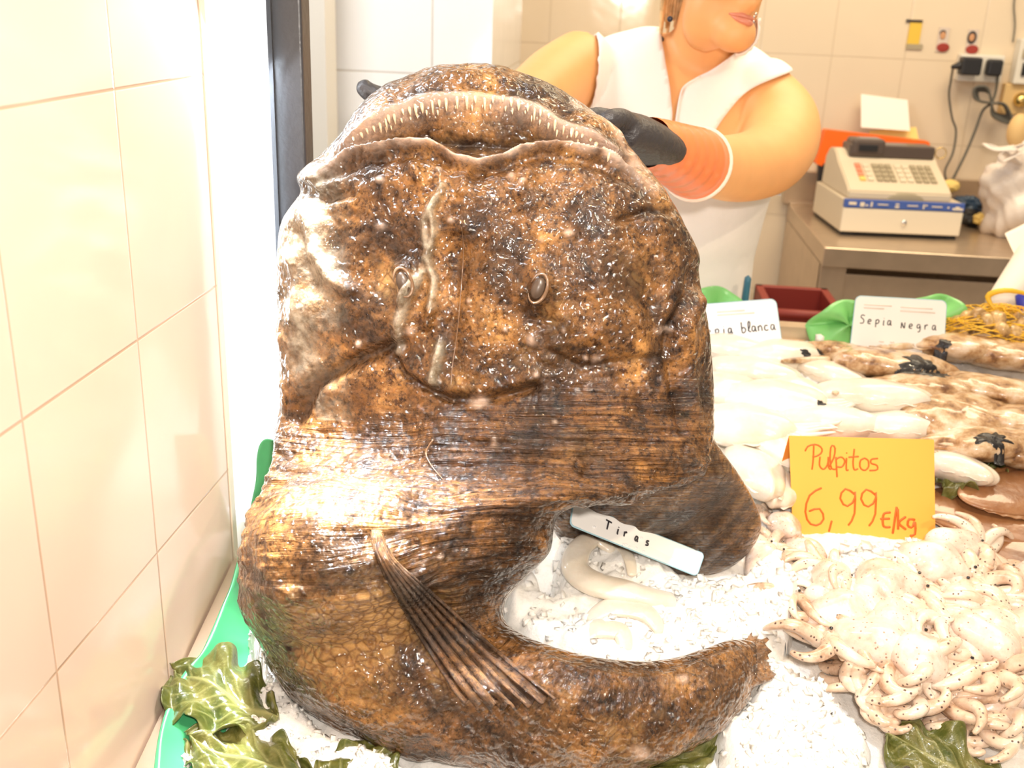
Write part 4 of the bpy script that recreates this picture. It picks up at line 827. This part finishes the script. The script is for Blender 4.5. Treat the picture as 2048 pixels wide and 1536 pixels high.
# her left arm (right in the photo) folds down and reaches to the fish; the other one reaches behind the jaw
arm1 = [at(1505, 185, 2.10), at(1555, 240, 2.04), at(1558, 285, 1.98), at(1530, 322, 1.88), at(1465, 337, 1.76), at(1395, 322, 1.62), at(1320, 296, 1.47)]
arm2 = [at(1170, 125, 2.10), at(1115, 165, 2.02), at(1060, 215, 1.90), at(985, 285, 1.72), at(925, 300, 1.60), at(865, 265, 1.47), at(815, 235, 1.40)]
parts += [tube(arm1, [.070, .074, .073, .064, .056, .044, .030], 22, res=30), tube(arm2, [.066, .070, .066, .058, .052, .040, .028], 22, res=30)]
for s, px in ((-1, 1240), (1, 1420)):
    a = at(px, 800, YT+.01); parts.append(tube([a, (a[0]+.01*s, YT+.02, .46), (a[0]+.01*s, YT+.02, .05)], [.095, .062, .045], 20, res=14)); parts.append(ell((a[0], YT-.05, .035), (.045, .12, .035), 16, 10))
BV, BF, BN = remesh(*join(*parts), .0075, 8)
wm = thing('person', 'woman in a sleeveless white blouse holding up the fish with gloved hands', 'person', (float(nb[0]), YT, 0))
mesh('body', BV, BF, 'skin', wm)
from mathutils.bvhtree import BVHTree
bvh = BVHTree.FromPolygons([tuple(v) for v in BV], BF)
def hit(px, py, off=0.):
    d = ray(px, py); d = d/np.linalg.norm(d); r = bvh.ray_cast(Vector(CAM), Vector(d)); return (np.array(r[0]) if r[0] else at(px, py, 1.9))-d*off
def garment(name, m, keep, off, cuts=(), sub=None):
    bm = bmesh.new(); vs = [bm.verts.new(tuple(v)) for v in BV+BN*off]
    for f in BF: bm.faces.new([vs[i] for i in f])
    for co, no in cuts: bmesh.ops.bisect_plane(bm, geom=bm.verts[:]+bm.edges[:]+bm.faces[:], plane_co=Vector(co), plane_no=Vector(no), clear_outer=True)
    kill = [f for f in bm.faces if not keep(np.array(f.calc_center_median()))]; bmesh.ops.delete(bm, geom=kill, context='FACES')
    isl = bm.verts[:]; bm.verts.index_update(); bm.edges.ensure_lookup_table(); bd = {}
    for e in bm.edges:
        if e.is_boundary: bd.setdefault(e.verts[0], []).append(e.verts[1]); bd.setdefault(e.verts[1], []).append(e.verts[0])
    for _ in range(14):
        nw = {v: (v.co+sum((q.co for q in l), Vector()))/(len(l)+1) for v, l in bd.items()}
        for v, c_ in nw.items(): v.co = c_
    bmesh.ops.delete(bm, geom=[v for v in bm.verts if not v.link_faces], context='VERTS')
    r = bmesh.ops.solidify(bm, geom=bm.faces[:], thickness=-.003); bm.verts.index_update()
    V = [tuple(v.co) for v in bm.verts]; Fc = [tuple(v.index for v in f.verts) for f in bm.faces]; bm.free(); return mesh(name, V, Fc, m, wm)
armh = [(1592, 140), (1560, 152), (1500, 176), (1455, 222), (1425, 268), (1410, 300), (1420, 385), (1480, 400), (1552, 372), (1560, 410), (1720, 430), (1720, 120)]
vneck = [(1322, -40), (1320, 60), (1330, 120), (1342, 190), (1346, 252), (1352, 250), (1366, 172), (1420, 142), (1478, 100), (1500, 60), (1520, -40)]
slit = [(1343, 240), (1352, 240), (1340, 330), (1328, 330)]
zsh = at(1400, 30, YT)[2]
def keepb(c):
    q = proj(c)[None]
    if c[2] > zsh or c[1] < 1.93 and c[2] > 1.1: return False
    if inpoly(q, armh)[0]: return False
    return not inpoly(q, vneck)[0] and not (inpoly(q, slit)[0] and c[1] < YT)
pl, pr_ = at(1178, 130, YT), at(1512, 170, YT)
garment('blouse', 'blouse', keepb, .007, [(at(1168, 150, YT), (-1, -.25, .10)), ((0, 0, .80), (0, 0, -1))])
garment('trousers', 'trouser', lambda c: .08 < c[2] < .86, .010)
# placket edge, seam, lips, studs, hair
mesh('placket', *tube([hit(px, py, .010) for px, py in ((1352, 245), (1360, 195), (1370, 172), (1400, 154))], .004, 8, flat=.5, res=16), 'blouse', wm)
mesh('lips', *join(tube([hit(px, py, .001) for px, py in ((1458, 27), (1472, 30), (1484, 31), (1492, 34), (1502, 38), (1510, 43))], [.0012, .0042, .0050, .0042, .0050, .0015], 10, res=14),
                   tube([hit(px, py, .000) for px, py in ((1462, 31), (1476, 39), (1490, 44), (1500, 47), (1508, 46))], [.001, .0048, .0062, .005, .001], 10, res=14)), 'lips', wm)
for px, py in ((1506, 44), (1511, 28), (1507, 34)): mesh('lip_stud', *ell(hit(px, py, .004), (.003, .003, .003), 10, 8), 'metal', wm)
for px, py, r_ in ((1340, 38, .005), (1322, 79, .006)): mesh('neck_stud', *ell(hit(px, py, .003), (r_, .003, r_), 10, 8), 'pin', wm)
hs = [ell(head+HR@np.array([0, -.028, .03]), (.088, .085, .100), 36, 24, R=HR, disp=lambda d: .03*math.sin(d[0]*30)+.02*math.sin(d[1]*41))]
for k in range(34):
    a = .75+3.2*k/33; b0 = hp(.083*math.cos(a), -.03-.070*math.sin(a), .03); b1 = hp(.088*math.cos(a), -.035-.075*math.sin(a), -.06); b2 = hp(.080*math.cos(a), -.03-.07*math.sin(a), -.135-.015*math.sin(k*2.1))
    hs.append(tube([b0, b1, b2], [.012, .011, .004], 8, flat=.6, res=10))
mesh('hair', *join(*hs), 'hair', wm)
def glove(name, wrist, palm, knuck, fingers, thumb, rp, label=None):
    ps = [tube([wrist, (np.array(wrist)+palm)/2, palm, knuck], [rp*.9, rp*1., rp, rp*.85], 18, flat=.72, res=12)]
    for f in fingers: ps.append(tube(f, [.0125, .0115, .0105, .0088], 12, res=12))
    ps.append(tube(thumb, [.016, .0145, .0125, .0105], 12, res=12))
    V, Fc, _ = remesh(*join(*ps), .0035, 4); mesh(name, V, Fc, 'glove', wm, label=label)
glove('glove', at(1325, 300, 1.47), at(1262, 272, 1.385), at(1228, 262, 1.345),
      [[at(1232+dx, 240+k*22, 1.35+.004*k), at(1195, 232+k*24, 1.335), at(1165+6*k, 238+k*24, 1.325), at(1140+9*k, 246+k*23, 1.335)] for k, dx in enumerate((0, 4, 6, 4))],
      [at(1270, 262, 1.36), at(1245, 240, 1.33), at(1222, 238, 1.305), at(1205, 243, 1.30)], .042, 'dark glove on the hand gripping the fish jaw')
glove('glove', at(850, 262, 1.44), at(812, 262, 1.375), at(800, 300, 1.36),
      [[at(800+k*20, 300, 1.36), at(805+k*22, 330, 1.345), at(812+k*22, 365, 1.345), at(820+k*22, 392, 1.35)] for k in range(4)],
      [at(808, 232, 1.37), at(772, 200, 1.365), at(738, 184, 1.36), at(722, 168, 1.36)], .036, 'dark glove whose thumb shows behind the fish head')
for wr_, c in (((1296, 285), (1392, 328)), ((858, 270), (905, 300))):
    Y0, Y1 = (1.43, 1.60) if wr_[0] > 1000 else (1.455, 1.55); r0 = .043 if wr_[0] > 1000 else .038
    a, b = at(*wr_, Y0), at(*c, Y1); R_ = [.034, .041, .047, .054] if wr_[0] > 1000 else [.032, .040, .044, .048]
    pth = np.array([a*(1-s)+b*s for s in np.linspace(0, 1, 30)]); rad_ = [np.interp(s, [0, .33, .66, 1], R_)*(1+.02*math.sin(s*38)) for s in np.linspace(0, 1, 30)]
    cf = mesh('glove_cuff', *tube(pth, rad_, 26, cap=False), 'cuff', wm, label='orange glove cuff')
    d = nrm(b-a); u = nrm(np.cross(d, (0, 0, 1))); v = np.cross(d, u); rr = rad_[-1]
    mesh('cuff_edge', *tube([b+(u*math.cos(t)+v*math.sin(t))*rr for t in np.linspace(0, 2*PI+.2, 40)], .0035, 8), 'band', cf)

# ------------------------------------------------------------------ back table and cash register
TZ = 1.0156
tb = thing('work_table', 'stainless steel work table against the tiled back wall, carrying the cash register', 'table', (1.6, 3.2, 0))
fl = onz(1655, 498, TZ); fy = fl[1]+.02; lx = .60
def sh(b, k=.0): return b
mesh('table_top', *box((lx, fy, TZ-.055), (3.2, BY-.005, TZ), .003), 'steel', tb, False)
mesh('upstand', *join(box((lx-.02, BY-.035, TZ), (3.2, BY-.005, TZ+.11), .002), box((lx, BY-.055, TZ-.001), (3.2, BY-.03, TZ+.012), .002)), 'steel', tb, False)
mesh('side_panel', *box((lx, fy+.02, .1), (lx+.02, BY-.02, TZ-.05)), 'steel', tb, False)
mesh('front_frame', *join(box((lx, fy+.01, .05), (lx+.07, fy+.035, TZ-.05), .002), box((lx+.07, fy+.015, TZ-.16), (3.2, fy+.035, TZ-.075), .002)), 'steel', tb, False)
for k in range(3): d = mesh('cupboard_door', *box((lx+.08+k*.75, fy+.02, .12), (lx+.80+k*.75, fy+.03, TZ-.175), .003), 'steel', tb, False); mesh('handle', *tube([(lx+.2+k*.75, fy+.0, TZ-.22), (lx+.5+k*.75, fy+.0, TZ-.22)], .006, 8), 'steel', d)
for px_, yy in ((lx+.03, fy+.04), (lx+.03, BY-.05), (3.1, fy+.04), (3.1, BY-.05)): mesh('leg', *tube([(px_, yy, 0), (px_, yy, .12)], .02, 10), 'steel', tb)

a0, a1, a2 = onz(1678, 470, TZ), onz(1915, 480, TZ), onz(1613, 430, TZ)
ux = nrm((a1-a0)*[1, 1, 0]); uy = nrm(np.cross((0, 0, 1), ux)); Wd = np.linalg.norm(a1-a0); Dp = .31; Hd = .105
RR = np.stack([ux, uy, [0, 0, 1]], 1)
def loc(V): return [tuple(a0+RR@np.array(v)) for v in V]
def lb(a, b, bev=0): V, Fc = box(a, b, bev); return loc(V), Fc
rg = thing('cash_register', 'beige cash register on a cream drawer with blue strip, on the steel table', 'cash register', tuple(a0))
mesh('feet', *join(*[lb((x_, y_, 0), (x_+.03, y_+.03, .010)) for x_ in (.005, Wd-.035) for y_ in (.005, Dp-.035)], lb((.006, .006, .003), (Wd-.006, Dp-.006, .012))), 'black', rg, False)
mesh('drawer_case', *lb((0, .004, .010), (Wd, Dp, Hd), .004), 'reg', rg, False)
df = mesh('drawer_front', *lb((0, -.006, .012), (Wd, .006, Hd-.024), .003), 'regw', rg, False)
mesh('lock', *(loc(ell((Wd*.52, -.008, .045), (.008, .004, .008), 14, 10)[0]), ell((0, 0, 0), (1, 1, 1), 14, 10)[1]), 'metal', df)
st = mesh('blue_strip', *lb((0, -.007, Hd-.022), (Wd, .006, Hd+.001), .001), 'blue', rg, False)
mesh('printed_icons', *join(*[lb((x_, -.0085, Hd-.018+z_), (x_+w_, -.0068, Hd-.018+z_+h__)) for x_, w_, z_, h__ in ((.012, .022, .004, .008), (.045, .012, .0, .012), (.060, .008, .002, .004), (.075, .005, .0, .014), (.095, .03, .006, .003), (.145, .012, .0, .005), (.146, .010, .008, .004), (.18, .03, .006, .003), (.225, .004, .0, .013), (.231, .006, .008, .004), (.25, .03, .006, .003), (.295, .005, .004, .005), (.31, .03, .0, .006), (.318, .012, .006, .004))]), 'regw', st, False)
prof = [(.012, Hd), (.012, Hd+.022), (.035, Hd+.036), (.155, Hd+.088), (.185, Hd+.108), (.215, Hd+.118), (.26, Hd+.114), (.29, Hd+.085), (.30, Hd)]
X0, X1 = .012, Wd-.035; k = len(prof); V = []
for x_ in (X0, X1): V += [(x_, a, b) for a, b in prof]
Fc = [tuple(range(k))[::-1], tuple(range(k, 2*k))]+[(i, (i+1) % k, (i+1) % k+k, i+k) for i in range(k)]
def bevmesh(V, Fc, off):
    bm = bmesh.new(); vs = [bm.verts.new(v) for v in V]; [bm.faces.new([vs[i] for i in f]) for f in Fc]; bmesh.ops.recalc_face_normals(bm, faces=bm.faces[:])
    bmesh.ops.bevel(bm, geom=bm.edges[:], offset=off, segments=2, affect='EDGES'); bm.verts.index_update(); r = [tuple(v.co) for v in bm.verts], [tuple(v.index for v in f.verts) for f in bm.faces]; bm.free(); return r
bV, bF = bevmesh(V, Fc, .004); mesh('housing', loc(bV), bF, 'reg', rg, False)
pa, pb = np.array([.035, Hd+.036]), np.array([.155, Hd+.088]); sl = nrm([0, *(pb-pa)]); nn3 = np.cross([1, 0, 0], sl)
def onkey(x_, s, up): return np.array([x_, pa[0], pa[1]])+sl*s+nn3*up
kr = [('keyr', .055, 2), ('keyl', .078, 4), ('keyg', .105, 4), ('keyg', .125, 4), ('keyg', .145, 4), ('keyl', .172, 4), ('keyl', .194, 4), ('keyg', .218, 4), ('keyg', .240, 4), ('keyg', .262, 4)]
for m_, x_, n_k in kr:
    for r_ in range(4):
        V = [onkey(x_+dx*.8, .022+r_*.024+dy, dz) for dz in (0, .005) for dx, dy in ((0, 0), (.02, 0), (.02, .019), (0, .019))]
        mesh('key', loc(V), [(3, 2, 1, 0), (4, 5, 6, 7), (0, 1, 5, 4), (1, 2, 6, 5), (2, 3, 7, 6), (3, 0, 4, 7)], (('keyy' if r_ == 0 else 'keyr') if m_ == 'keyr' else m_), rg, False)
hd_ = [(x_, y_, z_) for x_, y_, z_ in box((.045, .165, Hd+.098), (X1-.01, .25, Hd+.136), .006)[0]]
mesh('display_hood', loc(hd_), box((0, 0, 0), (1, 1, 1), .01)[1], 'darkplastic', rg, False)
V, Fc = box((.05, .16, Hd+.10), (.15, .24, Hd+.152), .012); dh = mesh('display', loc(V), Fc, 'darkplastic', rg, False)
mesh('window', *lb((.07, .156, Hd+.118), (.125, .163, Hd+.136), .002), 'black', dh, False)
cV, cF = ell((Wd*.52, .014, Hd+.004), (.055, .006, .018), 24, 12); mesh('finger_recess', loc(cV), cF, 'keyg', rg)
kc = loc([(X1+.012, .18, Hd+.118)])[0]
mesh('key_ring', *tube([np.array(kc)+np.array([.016*math.cos(t), 0, .016*math.sin(t)]) for t in np.linspace(0, 6.4, 28)], .0016, 6), 'brass', rg)

def px_box(px0, py0, px1, py1, Y, d, bev=.002):
    a, b = at(px0, py1, Y), at(px1, py0, Y); return box((a[0], Y, a[2]), (b[0], Y+d, b[2]), bev)
b = thing('binder', 'bright orange binder standing behind the cash register', 'binder', tuple(at(1740, 350, 3.43)))
Q = [at(1648, 258, 3.42), at(1856, 282, 3.46), at(1850, 400, 3.46), at(1628, 326, 3.42)]
V, Fc, _, _ = card(Q, .035, .006, 4); mesh('cover', V, Fc, 'binder', b, False)
Q = [at(1636, 326, 3.42), at(1656, 326, 3.42), at(1652, 385, 3.42), at(1634, 385, 3.42)]; V, Fc, _, _ = card(Q, .03, .002, 3); mesh('spine_end', V, Fc, 'black', b, False)
def sheet(name, pts, Y0, Y1, m, label, cat, th=.0012):
    P3 = [at(px, py, Y0 if i in (0, 1) else Y1) for i, (px, py) in enumerate(pts)]; V, Fc, _, _ = card(P3, th, .001, 2); return tag(mesh(name, V, Fc, m, smooth=False), label, cat)
sheet('paper_sheet', [(1722, 188), (1815, 200), (1820, 262), (1722, 255)], 3.52, 3.47, 'paper', 'white paper sheet leaning on the wall behind the register', 'paper')
sheet('paper_sheet', [(1738, 262), (1832, 254), (1842, 300), (1742, 300)], 3.50, 3.475, 'ypaper', 'pale yellow paper above the orange binder', 'paper')
# wall cards
t = thing('wall_card', 'mustard yellow card with dark top and bottom bands taped on the wall', 'card', tuple(at(1829, 69, BY)))
mesh('sheet', *px_box(1812, 40, 1846, 98, BY-.004, .003, 0), 'pmust', t, False)
mesh('printed_band', *px_box(1812, 40, 1846, 44, BY-.0055, .0015, 0), 'inkpen', t, False); mesh('printed_band', *px_box(1812, 89, 1846, 98, BY-.0055, .0015, 0), 'keyg', t, False)
for cx, cy, long_, lbl in ((1886, 79, 0, 'small photo of a short-haired person in red pinned to the wall'), (1944, 83, 1, 'small photo of a long-haired person in red pinned to the wall')):
    t = thing('photo_print', lbl, 'photograph', tuple(at(cx, cy, BY))); mesh('sheet', *px_box(cx-15, cy-24, cx+15, cy+24, BY-.004, .003, 0), 'pback', t, False)
    s_ = at(cx+1, cy, BY)[0]-at(cx, cy, BY)[0]
    mesh('printed_figure', *ell(at(cx, cy+16, BY-.005), (13*s_, .0012, 9*s_), 20, 10), 'red', t); mesh('printed_figure', *ell(at(cx, cy-8, BY-.0062), (5.5*s_, .001, 7.5*s_), 16, 10), 'face', t)
    mesh('printed_figure', *ell(at(cx, cy-(8 if long_ else 13), BY-.005), ((9.5 if long_ else 6.5)*s_, .001, (13 if long_ else 6)*s_), 16, 10), 'inkpen', t)
# sockets, plugs, cables
t = thing('wall_socket', 'pale double socket box on the wall under the photos', 'socket', tuple(at(1962, 135, BY)))
mesh('box', *px_box(1914, 112, 2012, 162, BY-.04, .04, .004), 'boxw', t, False)
def cab(pts, Y, r, name='cable'): return tube([at(px, py, Y+dy) for px, py, dy in pts], r, 8, res=60)
t = thing('power_adapter', 'black adapter plug in the left socket with its cable hanging down', 'plug', tuple(at(1942, 132, BY-.06)))
mesh('plug_body', *px_box(1921, 116, 1968, 150, BY-.085, .045, .006), 'black', t, False); mesh('strain_relief', *tube([at(1925, 130, BY-.06), at(1903, 134, BY-.06)], [.016, .005], 8, res=5), 'black', t)
mesh('cable', *cab([(1906, 134, -.06), (1902, 160, -.04), (1898, 190, -.03), (1904, 235, -.03), (1912, 262, -.03), (1906, 305, -.04), (1890, 342, -.05), (1895, 370, -.06)], BY, .0035), 'cable', t)
t = thing('power_plug', 'black plug in the right socket with a bundled grey cable', 'plug', tuple(at(1990, 136, BY-.06)))
mesh('plug_body', *px_box(1973, 120, 2010, 152, BY-.075, .035, .008), 'black', t, False)
mesh('cable', *cab([(1996, 150, -.05), (1993, 175, -.04), (1988, 195, -.04), (1982, 207, -.05), (1965, 222, -.05), (1950, 262, -.05), (1930, 310, -.06), (1902, 365, -.08)], BY, .004), 'cable', t)
lp = []
for k in range(9):
    s = -1 if k % 2 else 1; c = (1983, 206); ex, ey = ((-26-k, -22-k*1.2) if s < 0 else (30+k*1.3, 24+k*2))
    lp.append(tube([at(c[0]+q[0], c[1]+q[1], BY-.05-.004*k) for q in ((0, 0), (ex*.5+8, ey*.5-8-k), (ex, ey), (ex*.5-9-k, ey*.5+7), (0, 0))], .0036, 7, res=24))
mesh('cable_bundle', *join(*lp), 'cable', t)
t = thing('switch_box', 'white wall box with dark switches at the right border', 'switch box', tuple(at(2050, 120, BY)))
mesh('housing', *px_box(2026, 80, 2110, 168, BY-.05, .05, .004), 'boxw', t, False); mesh('switch', *px_box(2042, 126, 2056, 152, BY-.056, .006, .001), 'black', t, False); mesh('switch', *px_box(2045, 98, 2060, 116, BY-.056, .006, .001), 'keyg', t, False)
t = thing('junction_box', 'tan square box mounted below the switch box', 'junction box', tuple(at(2040, 200, BY)))
mesh('housing', *px_box(2000, 170, 2080, 228, BY-.035, .035, .004), 'beige', t, False); mesh('knob', *tube([at(2042, 200, BY-.034), at(2042, 200, BY-.05)], .022, 18), 'brass', t)
tag(mesh('wall_cable', *tube([at(2034, -30, BY-.01), at(2028, 10, BY-.01), at(2030, 50, BY-.01), at(2026, 84, BY-.01)], .0025, 6, res=20), 'cable'), 'thin grey cable running down the wall to the switch box', 'cable')
# bag, clutter at right
def blob(name, px, py, Y, r, m, label, cat, seed=1., k=.16):
    c = at(px, py, Y); o = mesh(name, *ell(c, r, 60, 40, disp=lambda d: k*math.sin(d[0]*5+seed)*math.sin(d[2]*6+seed)+k*.5*math.sin(d[1]*11+d[2]*9+seed)+k*.3*math.sin(d[0]*23+d[2]*17)), m); return tag(o, label, cat)
t = thing('plastic_bag', 'crumpled pale plastic bag on the table at the right border', 'bag', tuple(at(2040, 470, 3.2)))
c = at(2052, 395, 3.2); mesh('bag_body', *ell(c, (.125, .11, .16), 60, 40, disp=lambda d: .12*math.sin(d[0]*5)*math.sin(d[2]*6)+.06*math.sin(d[1]*11+d[2]*9)+.04*math.sin(d[0]*23+d[2]*17)), 'bag', t)
mesh('handle', *tube([at(2040, 330, 3.15), at(2000, 300, 3.12), at(1970, 288, 3.12), at(1990, 298, 3.10), at(2030, 296, 3.1)], [.02, .018, .008, .012, .02], 10, flat=.3, res=24), 'bag', t)
mesh('handle', *tube([at(2040, 305, 3.10), at(2005, 322, 3.09), at(1998, 312, 3.09), at(2020, 298, 3.1), at(2045, 290, 3.1)], [.014, .01, .008, .01, .014], 10, flat=.3, res=24), 'bag', t)
mesh('bag_knot', *ell(at(2036, 262, 3.2), (.03, .03, .05), 16, 10), 'beige', t, label='tan paper top sticking out of the bag')
blob('cloth_bundle', 1935, 412, 3.36, (.055, .04, .03), 'navy', 'dark navy bundle on the table just right of the register', 'bundle')
blob('scouring_pad', 1962, 438, 3.25, (.022, .02, .016), 'ypaper', 'small yellowish pad beside the navy bundle', 'pad', 2.)
blob('cloth_bundle', 1942, 436, 3.30, (.04, .03, .025), 'black', 'black lump in front of the navy bundle', 'bundle', 3.)
blob('wood_block', 1900, 372, 3.42, (.03, .02, .02), 'ypaper', 'small yellow block behind the register where the cables end', 'block', 1.5, .05)
Q = [at(2010, 468, 2.5), at(2110, 420, 2.5), at(2110, 560, 2.2), at(2030, 512, 2.2)]; V, Fc, _, _ = card(Q, .004, .01, 4); tag(mesh('paper_bundle', V, Fc, 'paper', smooth=False), 'white paper corner poking in at the right border above the net', 'paper')
t = thing('paper_roll', 'white wrapped paper roll leaning over the net bag at the right border', 'paper roll', tuple(at(1990, 640, 2.05)))
mesh('roll', *tube([at(1995, 612, 2.04), at(2075, 520, 2.12)], [.026, .045], 20, res=8), 'paper', t)
tag(mesh('bottle_cap', *tube([at(2046, 590, 1.98), at(2052, 640, 1.96)], .014, 18, res=6), 'bluep'), 'deep blue cap at the right border beside the net bag', 'cap')
t = thing('knife', 'teal handled knife standing behind the counter next to the woman', 'knife', tuple(at(1492, 600, 1.99)))
mesh('handle', *tube([at(1496, 556, 2.0), at(1490, 600, 2.0), at(1484, 650, 2.0)], [.011, .012, .010], 12, flat=.6, res=10), 'teal', t); mesh('blade', *tube([at(1484, 650, 2.0), at(1478, 760, 2.0)], [.013, .006], 8, flat=.1, res=6), 'metal', t)
t = thing('crate', 'dark red plastic crate on the floor behind the counter', 'crate', tuple(at(1620, 700, 2.5)))
ca, cb = at(1535, 640, 2.45), at(1700, 612, 2.45); z1_ = at(1600, 628, 2.45)[2]
mesh('wall_panel', *join(box((ca[0], 2.45, 0), (cb[0], 2.47, z1_), .003), box((ca[0], 2.7, 0), (cb[0], 2.72, z1_), .003), box((ca[0], 2.45, 0), (ca[0]+.02, 2.72, z1_), .003), box((cb[0]-.02, 2.45, 0), (cb[0], 2.72, z1_), .003), box((ca[0], 2.45, 0), (cb[0], 2.72, .03))), 'darkred', t, False)
mesh('rim', *tube([(ca[0], 2.445, z1_), (cb[0], 2.445, z1_)], .012, 10), 'darkred', t)
